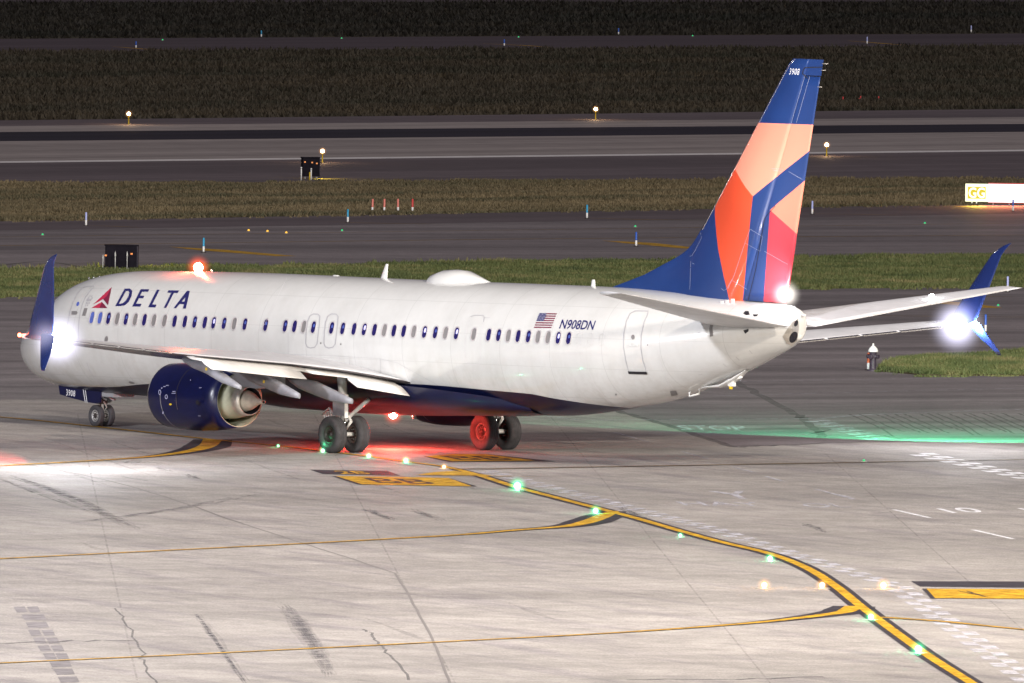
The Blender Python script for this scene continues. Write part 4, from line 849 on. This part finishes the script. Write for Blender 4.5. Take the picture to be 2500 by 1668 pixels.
# engines
for side in (-1, 1):
    cy, cz = side*4.83, 1.52; mb = MB()
    prof = [(14.98, .80), (14.86, .86), (14.88, .93), (15.0, .985)]
    mb.lathe(prof, (0, cy, cz), 'x', 0, 48)
    eng = mb.build('engine', m_lip, plane)
    mb = MB(); mb.lathe([(15.0, .985), (15.2, 1.015), (15.5, 1.04), (15.9, 1.05), (16.6, 1.04), (17.3, 1.0), (17.9, .93), (18.5, .84), (18.48, .815), (17.9, .85), (17.2, .86)], (0, cy, cz), 'x', 0, 56, [0]*7+[1]*3, sz=.985)
    cw = mb.build('fan_cowl', [m_cowl, m_nozin], eng)
    mb = MB(); mb.lathe([(15.05, .80), (15.5, .78), (15.6, .05)], (0, cy, cz), 'x', 0, 40); mb.build('intake_duct', m_dark, eng)
    mb = MB(); mb.lathe([(16.9, .86), (16.9, .60), (17.6, .62), (18.35, .56), (18.75, .48)], (0, cy, cz), 'x', 0, 48, [1, 0, 0, 0]); mb.build('core_cowl', [m_nozin, m_dark], eng)
    mb = MB(); mb.lathe([(18.60, .50), (18.85, .47), (19.08, .43), (19.06, .41), (18.7, .42), (18.2, .42), (18.2, .1)], (0, cy, cz), 'x', 0, 44, [0, 0, 0, 1, 1, 1]); mb.build('exhaust_nozzle', [m_noz, m_dark], eng)
    mb = MB(); mb.lathe([(18.25, .335), (18.8, .335), (19.0, .30), (19.25, .20), (19.45, .11), (19.6, .07), (19.78, .06), (19.78, .045), (19.7, .04), (19.69, .001)], (0, cy, cz), 'x', 0, 32, [0]*7+[1]*2); mb.build('exhaust_cone', [mat('cone_metal', (.68, .61, .50), .45, .25, noise=.2, scale=5), m_dark], eng)
    for xx, wd in ((15.75, .03), (16.6, .02)):
        mb = MB(); rs = []; rad = 1.052
        for dx in (-wd/2, wd/2): rs.append([(xx+dx, cy+rad*math.cos(a), cz+rad*.985*math.sin(a)) for a in np.linspace(R(-20), R(200), 40) if 1] if xx > 16 else [(xx+dx, cy+rad*math.cos(a), cz+rad*.985*math.sin(a)) for a in np.linspace(R(170), R(255), 24)])
        mb.rings(rs, 0, True, closed=False); mb.build('cowl_seam', m_metal if xx > 16 else m_rim, eng)
    if side < 0:
        mb = MB()
        def cowlp(px, py):
            p = un(px, py, 1, -5.8)
            for _ in range(5):
                dz = (p[2]-cz)/.985; rr_ = 1.06; p = un(px, py, 1, -(4.83+math.sqrt(max(.01, rr_*rr_-dz*dz))))
            return p
        for c, a, b in (((390, 958), 3.6, 7), ((406, 969), 3.8, 6)):
            mb.rings([[cowlp(*q) for q in ell(c, a, b, 12)], [cowlp(*q) for q in ell(c, a*.55, b*.6, 12)]], 0, False)
        for x, y, w_, h in ((421, 955, 7, 2.4), (419, 959.5, 10, 1.6), (399, 943, 5, 2), (405, 940.5, 7, 1.8), (393, 946.5, 4, 2.5), (396, 1005, 4, 6), (486, 946, 6, 1.4), (484, 1015, 6, 1.2), (464, 927, 2.4, 2.4)):
            mb.add([cowlp(x, y), cowlp(x+w_, y), cowlp(x+w_, y+h), cowlp(x, y+h)], [(0, 1, 2, 3)])
        mb.build('cowl_placard', mat('grey_placard', (.3, .3, .42), .5), cw)
        mb = MB(); mb.add([cowlp(*q) for q in ell((416, 987.5), 3.2, 2.4, 10)], [tuple(range(10))]); mb.build('warning_mark', m_yello, cw)
        mb = MB(); mb.add([cowlp(*q) for q in rrect(481.5, 983, 3.3, 4.8, 1)], [tuple(range(20))]); mb.build('cowl_vent', m_dark, cw)
    mb = MB(); rs = []                                       # pylon
    for x, zb, zt, hw in ((15.6, 2.45, 2.58, .05), (16.6, 2.4, 2.75, .16), (17.6, 2.2, 2.95, .2), (18.6, 1.98, 2.8, .2), (19.6, 1.92, 2.65, .16), (20.8, 2.1, 2.55, .08)):
        rs.append([(x, cy+hw*a, zb if b < 0 else zt) for a, b in ((-1, -1), (1, -1), (1, 1), (-1, 1))])
    mb.rings(rs, 0, False, True, True); mb.build('pylon', m_under, eng)

# landing gear
def wheel(c, rad, wd, rimr, parent, gro=4, inner=1, mrim=m_rim, mdisc=m_hub):
    mb = MB(); pr = []; hw = wd/2
    prof = [(-hw*.62, rimr), (-hw*.8, rimr+.03), (-hw, rimr+(rad-rimr)*.45), (-hw*.95, rimr+(rad-rimr)*.78), (-hw*.75, rad*.965), (-hw*.62, rad*.985)]
    for k in range(gro):
        a = -hw*.5+k*(hw*1.0/(gro-1)); prof += [(a-.018, rad), (a-.010, rad-.02), (a+.010, rad-.02), (a+.018, rad)]
    prof += [(-x, r) for x, r in prof[5::-1]]
    mb.lathe(prof, c, 'y', 0, 44); ty = mb.build('wheel', m_tyre, parent)
    mb = MB(); mb.lathe([(-hw*.62, rimr+.004), (-hw*.7, rimr-.01), (-hw*.66, rimr*.86), (-hw*.40, rimr*.80), (-hw*.36, rimr*.34), (-hw*.6, rimr*.28), (-hw*.62, .002)], c, 'y', 0, 36, [0, 0, 0, 1, 1, 1])
    mb.lathe([(hw*.62, rimr+.004), (hw*.66, rimr*.86), (hw*.30, rimr*.82), (hw*.25, .002)], c, 'y', 0, 36, [0, 0, 1])
    for k in range(9):
        a = 2*math.pi*k/9; mb.sphere((c[0]+rimr*.58*math.cos(a), c[1]+hw*.28, c[2]+rimr*.58*math.sin(a)), .035, 2, 6); mb.sphere((c[0]+rimr*.58*math.cos(a), c[1]-hw*.42, c[2]+rimr*.58*math.sin(a)), .028, 0, 6)
    mb.build('rim', [mrim, mdisc, m_nozin], ty); return ty
for side in (-1, 1):
    mb = MB(); y0 = side*2.86; X = 21.27
    mb.tube([(X, y0, .565), (X, y0, 1.15)], .075, 1, 14); mb.tube([(X, y0, 1.0), (X-.05, y0+side*.08, 2.35)], [.12, .15], 0, 14); mb.tube([(X, y0-.42, .565), (X, y0+.42, .565)], .07, 0, 12)
    mb.tube([(X+.02, y0-side*.05, 1.02), (X-.1, side*1.55, 1.85)], [.06, .075], 0, 10)
    mb.tube([(X+.1, y0, .72), (X+.36, y0, .98)], [.035, .045], 0, 8); mb.tube([(X+.36, y0, .98), (X+.12, y0, 1.22)], [.045, .035], 0, 8)
    mb.tube([(X-.12, y0+side*.1, 1.0), (X-.5, y0+side*.22, 1.35), (X-.9, y0+side*.2, 1.15)], .035, 0, 8)
    for k in range(4): mb.tube([(X-.45-.11*k, y0+side*.22, 1.30-.05*k), (X-.38-.11*k, y0+side*.22, 1.02)], .018, 0, 6)
    mb.tube([(X+.05, y0+.1, 1.0), (X+.05, y0+.1, .68)], .02, 2, 6); mb.tube([(X-.06, y0-.1, 1.7), (X+.02, y0-.12, .62)], .018, 2, 6)
    for k in range(6): mb.tube([(X+.1*math.cos(k*1.1), y0+.1*math.sin(k*1.1), .75), (X+.13*math.cos(k*1.1+.4), y0+.13*math.sin(k*1.1+.4), 1.2), (X+.1*math.cos(k), y0+.14*math.sin(k), 1.75)], .013, 2, 6)
    for k in range(5): mb.sphere((X+.12*math.cos(k), y0+.12*math.sin(k*2), 1.0+.05*k), .05, 0, 8)
    lg = mb.build('main_landing_gear', [m_strut, m_chrome, m_hub], plane)
    mb = MB(); mb.box((X-.32, y0+side*.20-.015, 1.15), (X+.30, y0+side*.20+.015, 1.78), 0); mb.box((X+.30, y0+side*.20-.02, 1.08), (X+.335, y0+side*.16+.06, 1.80), 1); mb.build('gear_door', [m_under, m_flap], lg)
    for sg in (-1, 1): wheel((X, y0+sg*.43, .565), .565, .40, .27, lg, mrim=m_hub if sg == side else m_darkrim)
mb = MB(); X = 4.1
mb.tube([(X, 0, .34), (X-.05, 0, 1.4)], [.06, .09], 0, 12); mb.tube([(X, -.25, .345), (X, .25, .345)], .045, 0, 10); mb.tube([(X+.04, 0, .85), (X+1.0, 0, 1.3)], [.04, .05], 0, 8); mb.tube([(X+.06, 0, .45), (X+.26, 0, .62), (X+.06, 0, .85)], .025, 0, 8)
mb.box((X-.15, -.13, .72), (X+.12, .13, .95), 1); mb.sphere((X-.12, -.14, .83), .05, 2, 8); mb.tube([(X-.1, .1, .5), (X-.1, .12, 1.1)], .015, 1, 6); mb.tube([(X+.1, -.1, .5), (X+.05, -.1, 1.1)], .02, 1, 6)
ng = mb.build('nose_landing_gear', [m_strut, m_hub, m_yello], plane)
for sg in (-1, 1): wheel((X, sg*.2, .343), .343, .2, .19, ng, 3)
nd = lambda x, y: un(*r1(x, y), 1, -.46)
mb = MB(); P = [nd(*p) for p in ((440, 1072), (430, 1085), (440, 1155), (520, 1180), (640, 1212), (700, 1222), (735, 1215), (740, 1150), (735, 1110), (600, 1085))]
mb.add([tuple(p) for p in P]+[(p[0], p[1]+.05, p[2]) for p in P], [tuple(range(10)), tuple(range(19, 9, -1))]+[(i, (i+1) % 10, 10+(i+1) % 10, 10+i) for i in range(10)])
dr = mb.build('nose_gear_door', m_cowl, ng)
mb = MB(); P = [un(*r1(*p), 1, .46) for p in ((560, 1095), (545, 1170), (800, 1218), (815, 1210), (825, 1110))]
mb.add([tuple(p) for p in P]+[(p[0], p[1]+.04, p[2]) for p in P], [tuple(range(5)), tuple(range(9, 4, -1))]+[(i, (i+1) % 5, 5+(i+1) % 5, 5+i) for i in range(5)])
mb.build('nose_gear_door', m_under, ng)
mb = MB(); mb.box((3.2, -.40, .98), (5.3, .40, 1.12)); 
for k in range(8): mb.tube([(3.4+.2*k, -.3, 1.02), (3.5+.2*k, .1*(-1)**k, .86)], .04, n=6)
mb.build('wheel_bay', m_under, ng)
px_text('fleet_number', '3908', (r1(486, 1163), r1(552, 1172), r1(488, 1118)), m_wtext, parent=dr, skinfn=lambda a, b: un(a, b, 1, -.468))
mb = MB()
for a, b in (((613, 1122), (628, 1214)), ((628, 1124), (641, 1216))):
    for q in px_line([r1(*a), r1(*b)], 1.3): mb.add([un(*p, 1, -.466) for p in q], [(0, 1, 2, 3)])
mb.build('door_stripe', m_wtext, dr)

# beacons
bt = un(484, 655, 1, 0); bb = un(960, 1009, 1, 0)
mb = MB(); mb.sphere((bt[0], 0, bt[2]+.02), .15, 0, 16); bl_ = mb.build('beacon_light', e_redc, plane); mb = MB(); mb.sphere((bt[0], 0, bt[2]+.03), .48, 0, 20); mb.build('beacon_halo', g_red, bl_)  # upper beacon core, with a glare sphere added round it
mb = MB(); mb.sphere((bb[0], 0, bb[2]-.03), .14, 0, 16); bl_ = mb.build('beacon_light', e_redc, plane); mb = MB(); mb.sphere((bb[0], 0, bb[2]-.04), .40, 0, 20); mb.build('beacon_halo', g_red, bl_)  # lower beacon core and its added glare sphere
lamp('upper_beacon_lamp', 'POINT', (bt[0], -.02, bt[2]+.30), 350, (1, .12, .05), .05, plane)
lamp('lower_beacon_lamp', 'POINT', (bb[0], -.02, bb[2]-.22), 1400, (1, .06, .04), .05, plane)
mb = MB(); 
for px, py in (r1(655, 300), r1(690, 296), r1(732, 290), r1(1562, 245)): q = un(px, py, 1, 0); mb.sphere((q[0], 0, q[2]), .04, 0, 6)
mb.build('crown_fitting', m_chrome, plane)
#@@PROPS
# ------------------------------------------------------------------ airfield posts, lamps and signs
def gz(px, py, z=0.0): p = g(px, py); return (float(p[0]), float(p[1]), z)
m_pblue = mat('blue_post_sleeve', (.03, .12, .55), .4); m_pcyan = mat('light_blue_post_sleeve', (.03, .35, .62), .4); m_ppale = mat('pale_blue_post_sleeve', (.45, .5, .9), .35)
m_pwhite = mat('white_post_band', (.85, .85, .85), .35); m_pred = mat('red_post_sleeve', (.62, .05, .05), .4); m_ppink = mat('faded_red_post_sleeve', (.75, .22, .18), .4); m_porange = mat('orange_post_sleeve', (.85, .18, .06), .4)
def make_post(name, h, r, frac, mtop, label, cat, group, base=True):
    t = thing(name, (0, 0, 0), label, cat, group)
    mb = MB(); mb.lathe([(h*frac, r), (h*.97, r*.95), (h, r*.6), (h, .001)], (0, 0, 0), 'z', 0, 12); mb.build('sleeve', mtop, t)
    mb = MB(); mb.lathe([(.02, r*.55), (.06, r*1.05), (h*frac, r*1.05), (h*frac+.002, r*.9)], (0, 0, 0), 'z', 0, 12); mb.build('white_band', m_pwhite, t)
    if base: mb = MB(); mb.lathe([(0, r*2.6), (.03, r*2.4), (.035, .001)], (0, 0, 0), 'z', 0, 12); mb.build('base_plate', m_hub, t)
    return t
GB = 'blue and white edge posts along the taxiways'
def post_at(proto, px, py, label, scale=1.0, tilt=0):
    r = dup(proto, gz(px, py), label); r.scale = (1, 1, scale); r.rotation_euler = (0, tilt, 0); return r
D_ = .36
specs = [((210, 552), 'b', 'pale blue and white post at the left end of the nearer taxiway', .58), ((497, 617), 'c', 'light blue and white post just above the red beacon on the roof of the jet', .60),
    ((849, 544), 'c', 'light blue and white post left of the four red and white posts', .58), ((1433, 534), 'c', 'cyan and white post at the far taxiway edge left of the tail fin', .60),
    ((1553, 602), 'B', 'deep blue and white post beside the yellow dash left of the tail fin', .60), ((1983, 524), 'b', 'pale blue and white post just right of the tail fin', .60),
    ((2473, 516), 'B', 'blue and white post in front of the glowing sign at the right edge', .52), ((2460, 714), 'p', 'pale post behind the tip of the right tailplane', .62), ((2406, 812), 'B', 'deep blue and white post beside the right winglet', .66),
    ((332, 118), 'B', 'small blue and white post at the left on the near edge of the far taxiway', .42), ((638, 91), 'c', 'small cyan and white post on the far edge of the far taxiway', .42), ((1231, 113), 'B', 'small blue and white post in the middle of the near edge of the far taxiway', .42),
    ((1510, 85), 'B', 'small blue and white post left of the fin top on the far taxiway edge', .42), ((2117, 108), 'b', 'small pale blue post on the near edge of the far taxiway right of the fin', .46), ((2371, 80), 'b', 'small pale blue post at the top right by the far taxiway', .46)]
protos = {}
KM2 = {'b': m_ppale, 'c': m_pcyan, 'B': m_pblue, 'p': m_ppale}
for (px, py), k, lab, h in specs:
    if k not in protos:
        protos[k] = make_post('edge_post', .6, .042, .42, KM2[k], lab, 'post', GB); o = protos[k]; o.location = gz(px, py); o.scale = (1, 1, h/.6); continue
    post_at(protos[k], px, py, lab, h/.6)
GR = 'red and white posts in the grass beside the runway'
pr = None
for (px, py), m_, lab, tl in (((909, 516), m_ppink, 'faded red and white post, leftmost of the four in the grass', .05), ((938, 516), m_ppink, 'pinkish red and white post, second from the left in the grass', .03),
        ((971.7, 516), m_ppink, 'slim faded red and white post, third from the left in the grass', -.03), ((1007, 516), m_pred, 'deep red and white post, rightmost of the four in the grass', .0)):
    pr = make_post('marker_post', .54, .045, .33, m_, lab, 'post', GR, False); pr.location = gz(px, py); pr.rotation_euler = (0, tl, 0)
for px, py, lab in ((2058, 250, 'tiny red post, leftmost of those in the far grass right of the fin'), (2097, 248, 'tiny short red post, left one of the close pair in the far grass'), (2101, 248, 'tiny red post, right one of the close pair in the far grass'), (2145, 249, 'tiny red post, rightmost of those in the far grass')):
    t = thing('marker_post', gz(px, py), lab, 'post', 'red posts in the far grass'); mb = MB(); hh = .18 if px == 2097 else .30; mb.lathe([(0, .035), (hh, .035), (hh+.01, .001)], (0, 0, 0), 'z', 0, 8); mb.build('sleeve', m_pred, t)
# runway edge lights
rl = None
for px, py, hh, lab in ((314, 304, .50, 'lit runway edge light on a yellow stem at the far left'), (787, 397, .48, 'lit runway edge light just above the small black sign'), (1454, 292, .54, 'lit runway edge light on the far runway edge left of the fin'), (2018, 381, .52, 'lit runway edge light right of the tail fin')):
    if rl is None:
        rl = thing('runway_light', gz(px, py), lab, 'runway light', 'lit runway edge lights')
        mb = MB(); mb.lathe([(0, .05), (.04, .035), (.40, .032), (.42, .07), (.46, .07)], (0, 0, 0), 'z', 0, 12); mb.build('stem', m_yello, rl)
        mb = MB(); mb.sphere((0, 0, .54), .09, 0, 14); lg_ = mb.build('lamp_glass', e_warm, rl); mb = MB(); mb.sphere((0, 0, .54), .24, 0, 16); mb.build('lamp_halo', g_warm, lg_)  # lamp core, then an outer sphere imitating its glare
    else: rl2 = dup(rl, gz(px, py), lab)
    lamp('runway_lamp', 'POINT', (gz(px, py)[0], gz(px, py)[1], .75), 60, (1, .6, .3), .1)
# lamps let into the pavement
def dim_inset(px, py, r, m_, lab):
    t = thing('pavement_light', gz(px, py, .0), lab, 'pavement light', 'faint lights in the distant taxiways')
    mb = MB(); mb.lathe([(.004, r*1.9), (.02, r*1.5), (.022, .001)], (0, 0, 0), 'z', 0, 12); mb.build('housing', m_noz, t)
    mb = MB(); mb.sphere((0, 0, .02+r*.4), r*.8, 0, 10); mb.build('bulb', m_, t); return t
def inset(px, py, r, core, halo, lab, grp, power, col, h=.05):
    t = thing('pavement_light', gz(px, py, .0), lab, 'pavement light', grp)
    mb = MB(); mb.lathe([(.004, r*1.9), (.02, r*1.5), (.022, .001)], (0, 0, 0), 'z', 0, 18); mb.build('housing', m_noz, t)
    mb = MB(); mb.sphere((0, 0, r*.7), r*1.9, 0, 18); mb.build('lens', halo, t)  # glowing sphere imitating glare round the bulb
    mb = MB(); mb.sphere((0, 0, r*.7), r*.6, 0, 12); mb.build('bulb', core, t)
    if power: q = gz(px, py, .28); lamp('inset_lamp', 'POINT', q, power, col, .04)
    return t
GG_ = 'green lights set into the taxi line'
for px, py, r, lab, pw in ((679, 1092, .06, 'small green light on the taxi line left of the main wheels', 5), (788, 1106, .10, 'green light touching the nearest main wheel', 3), (900, 1119, .10, 'green light just right of the nearest wheels', 8), (991, 1131, .11, 'green light below the red glow', 10),
        (1263, 1197, .18, 'largest and brightest green light, below the middle of the belly', 25), (1454, 1255, .13, 'green light where a curved line joins from the left', 14), (1661, 1312, .08, 'green light lower right of the joining curve', 8), (1880, 1371, .12, 'green light above the amber lights', 12),
        (2126, 1514, .12, 'green light where two yellow lines meet at lower right', 14), (2242, 1595, .15, 'green light nearest the bottom right corner', 18)):
    inset(px, py, r, e_greenc, e_green, lab, GG_, pw, (.1, 1, .42))
for px, py, r, lab, pw in ((1084, 1145, .09, 'small amber light where the yellow line forks under the belly', 5), (1866, 1437, .13, 'amber light, leftmost of the row of three', 10), (2007, 1437, .13, 'amber light beside the curving yellow line, middle of the row of three', 10), (2157, 1438, .14, 'amber light, rightmost of the row of three', 12)):
    inset(px, py, r, e_amberc, e_amber, lab, 'amber lights set into the pavement', pw, (1, .5, .12))
for px, py, c, lab in ((104, 575, 'g', 'faint green light at the left end of the nearer taxiway'), (835, 565, 'g', 'faint green light right of three amber specks on the taxiway'), (1551, 555, 'g', 'faint green light above the deep blue post'), (2258, 547, 'g', 'faint green light on the taxiway right of the fin'),
        (2437, 748, 'g', 'faint green light right of the raised right winglet'), (2109, 1128, 'g', 'tiny green light on the thin line below the green glow'), (397, 99, 'g', 'speck of green light, leftmost on the far taxiway'), (834, 95, 'g', 'speck of green light on the far taxiway, second from the left'), (1266, 92, 'g', 'speck of green light on the far taxiway near the middle'),
        (1691, 89, 'g', 'speck of green light on the far taxiway left of the fin top'), (607, 565, 'a', 'faint amber light, leftmost of three on the taxiway'), (653, 567, 'a', 'faint amber light, middle of three on the taxiway'), (699, 570.5, 'a', 'faint amber light, rightmost of three on the taxiway')):
    dim_inset(px, py, .06 if c == 'a' else .055, e_amberd if c == 'a' else e_greend, lab)
# sign boxes seen from behind
def sign_box(px, py, w_, h_, dpt, leg, rz, label, lampcol, legs, mside):
    t = thing('taxiway_sign', gz(px, py), label, 'sign', None, rz)
    mb = MB(); z0 = leg
    mb.box((-w_/2, -dpt/2, z0), (w_/2, dpt/2, z0+h_)); mb.box((-w_/2-.03, -dpt/2-.02, z0+h_), (w_/2+.03, dpt/2+.02, z0+h_+.05)); mb.box((-w_/2-.03, -dpt/2-.02, z0-.04), (w_/2+.03, dpt/2+.02, z0))
    mb.box((w_/2, -dpt/2-.02, z0), (w_/2+.03, dpt/2+.02, z0+h_), 1)
    mb.build('cabinet', [mside, m_under2], t)
    mb = MB(); mb.box((-w_/2+.04, dpt/2, z0+.04), (w_/2-.04, dpt/2+.015, z0+h_-.04)); mb.build('lit_face', emit('amber_sign_face', (1, .75, .08), 4), t)
    for k in legs:
        mb = MB(); mb.tube([(k*w_, 0, 0), (k*w_, 0, z0)], .03, n=8); mb.build('leg', m_strut, t)
    return t
m_cab = mat('dark_sign_cabinet', (.010, .008, .014), .8, noise=.3, scale=4, spec=.15); m_under2 = mat('sign_cabinet_edge', (.045, .04, .055), .6, spec=.2)
RZ = YAW
s1 = sign_box(296, 661, 1.26, .80, .25, .17, RZ-.12, 'black back of a sign on legs behind the roof of the cockpit', None, (-.38, -.05, .22, .42), m_cab)
for px, lab in ((251, 'left of the black sign'), (281, 'before the middle of the black sign'), (310, 'before the right half of the black sign')):
    t = thing('thin_stake', gz(px, 662), 'thin grey metal stake standing '+lab, 'stake', 'thin stakes by the black sign')
    mb = MB(); hh = .62 if px == 251 else .74; mb.tube([(0, 0, 0), (0, 0, hh)], .018, 0, 8); mb.lathe([(hh*.75, .02), (hh*.82, .035), (hh*.9, .03), (hh+.04, .004)], (0, 0, 0), 'z', 0, 8); mb.build('rod', m_strut, t)
for k, (dx, dz) in enumerate(((-.60, .42), (.42, .50))):
    mb = MB(); mb.box((dx-.04, -.145, .17+dz-.03), (dx+.04, -.13, .17+dz+.03)); mb.build('reflector', mat('orange_reflector', (.8, .25, .06), .4, emit=(1, .3, .05), es=.5), s1)
s2 = sign_box(757, 437, .78, .80, .40, .16, RZ+.25, 'small black sign box beside the runway with pale stakes before it', None, (-.3, .1, .4), m_cab)
for k, (dx, dz) in enumerate(((-.30, .62), (.04, .60), (.26, .56))):
    mb = MB(); mb.box((dx-.035, -.215, .16+dz-.03), (dx+.035, -.20, .16+dz+.03)); mb.build('reflector', mat('orange_reflector', (.8, .3, .1), .4, emit=(1, .35, .1), es=.5), s2)
for px, hh, m_, lab in ((735.3, .62, m_pwhite, 'white stake at the left corner of the small black sign'), (759.5, .56, m_pwhite, 'pale stake standing before the small black sign'), (756, .36, m_yello, 'short yellow lamp stem before the small black sign')):
    t = thing('thin_stake', gz(px, 440), lab, 'stake', 'stakes by the small black sign'); mb = MB(); mb.tube([(0, 0, 0), (0, 0, hh*.85)], .03, 0, 8); mb.sphere((0, 0, hh*.92), .04, 0, 8); mb.build('rod', m_, t)
def aimed(name, px, py, z, e, col, aimpx, aimpy, size=1.2):
    q = gz(px, py, z); a = gz(aimpx, aimpy); lamp(name, 'SPOT', q, e, col, .1, aim=a, spot_size=size, spot_blend=.5)
lamp('sign_face_lamp', 'AREA', (gz(300, 655)[0], gz(300, 655)[1], .55), 60, (1, .78, .05), aim=gz(420, 640, .1), size=.8)
lamp('sign_face_lamp', 'AREA', (gz(772, 436)[0], gz(772, 436)[1], .45), 45, (1, .75, .05), aim=gz(900, 439, .1), size=.5)
# the lit sign at the right edge
t = thing('lit_sign', gz(2384, 500), 'glowing yellow sign panel with pale letters at the right edge', 'sign', None, RZ)
mb = MB(); mb.box((-.50, -.1, .14), (.50, .1, .93)); mb.build('panel', emit('pale_sign_glow', (1, .98, .62), 1.7), t)
mb = MB(); mb.box((-.40, -.115, .27), (.40, -.1, .80)); mb.build('inset_panel', emit('yellow_sign_glow', (.80, .62, .01), 1.0), t)
v, f = text_mesh('GG', .02)
for q in range(2):
    sel = v; 
mb = MB(); mb.add([(-.36+a*.72, -.125, .30+b_*.47) for a, b_ in v], f); mb.build('lettering', emit('pale_letter_glow', (1, 1, .8), 1.7), t)
mb = MB(); 
for k in (-.2, .0): mb.tube([(k, 0, 0), (k, 0, .14)], .03, n=8)
mb.build('leg', m_pwhite, t)
t = thing('lit_sign', gz(2411, 500), 'overexposed white sign glowing red at its edges beside the yellow one', 'sign', None, RZ)
mb = MB(); mb.box((0.02, -.1, .12), (4.2, .1, .93)); mb.build('panel', emit('white_sign_glow', (1, .90, .90), 2.6), t)
mb = MB(); mb.box((0.02, -.12, .93), (4.2, .12, .975)); mb.box((0.02, -.12, .075), (4.2, .12, .12)); mb.build('frame', emit('red_sign_frame', (.62, .06, .04), .8), t)
for k in range(6):
    mb = MB(); mb.tube([(.25+.72*k, -.02, 0), (.25+.72*k, -.02, .09)], .03, n=8); mb.build('leg', m_pwhite, t)
q0 = gz(2440, 502); lamp('sign_glow_lamp', 'AREA', (q0[0]+.4*.8+.2, q0[1]-.59*.4, .5), 260, (1, .22, .12), aim=gz(2452, 530), size=2.0)
q0 = gz(2384, 502); lamp('sign_glow_lamp', 'AREA', (q0[0]+.35, q0[1]-.25, .5), 60, (1, .78, .1), aim=gz(2380, 520), size=.8)
mb = MB(); ribbon(mb, [(2335, 505), (2500, 504), (2700, 503)], .5, .010, 0, False); tag(mb.build('sign_base_marking', m_yel, fix=False), kind='structure')
# hydrant and its marker
t = thing('fire_hydrant', gz(2131, 906), 'dark fire hydrant with a white bonnet at the left tip of the grass island', 'hydrant')
mb = MB(); mb.lathe([(0, .19), (.04, .19), (.05, .12), (.12, .115), (.5, .11), (.62, .125), (.66, .14), (.70, .14)], (0, 0, 0), 'z', 0, 24); mb.tube([(-.2, -.05, .5), (.2, .05, .5)], .06, 0, 12); mb.tube([(-.235, -.06, .5), (-.18, -.045, .5)], .075, 0, 10); mb.tube([(.235, .06, .5), (.18, .045, .5)], .075, 0, 10)
mb.tube([(0, 0, .48), (.08, -.2, .48)], .075, 0, 12); mb.build('barrel', mat('dark_hydrant_paint', (.055, .042, .065), .45, noise=.3, scale=8), t)
mb = MB(); mb.lathe([(.66, .17), (.70, .175), (.78, .14), (.85, .07), (.87, .035), (.94, .03), (.95, .001)], (0, 0, 0), 'z', 0, 24); mb.build('bonnet', m_pwhite, t)
t = make_post('marker_post', .60, .05, .42, m_porange, 'orange and white post standing beside the fire hydrant', 'post', None); t.location = gz(2120, 904)
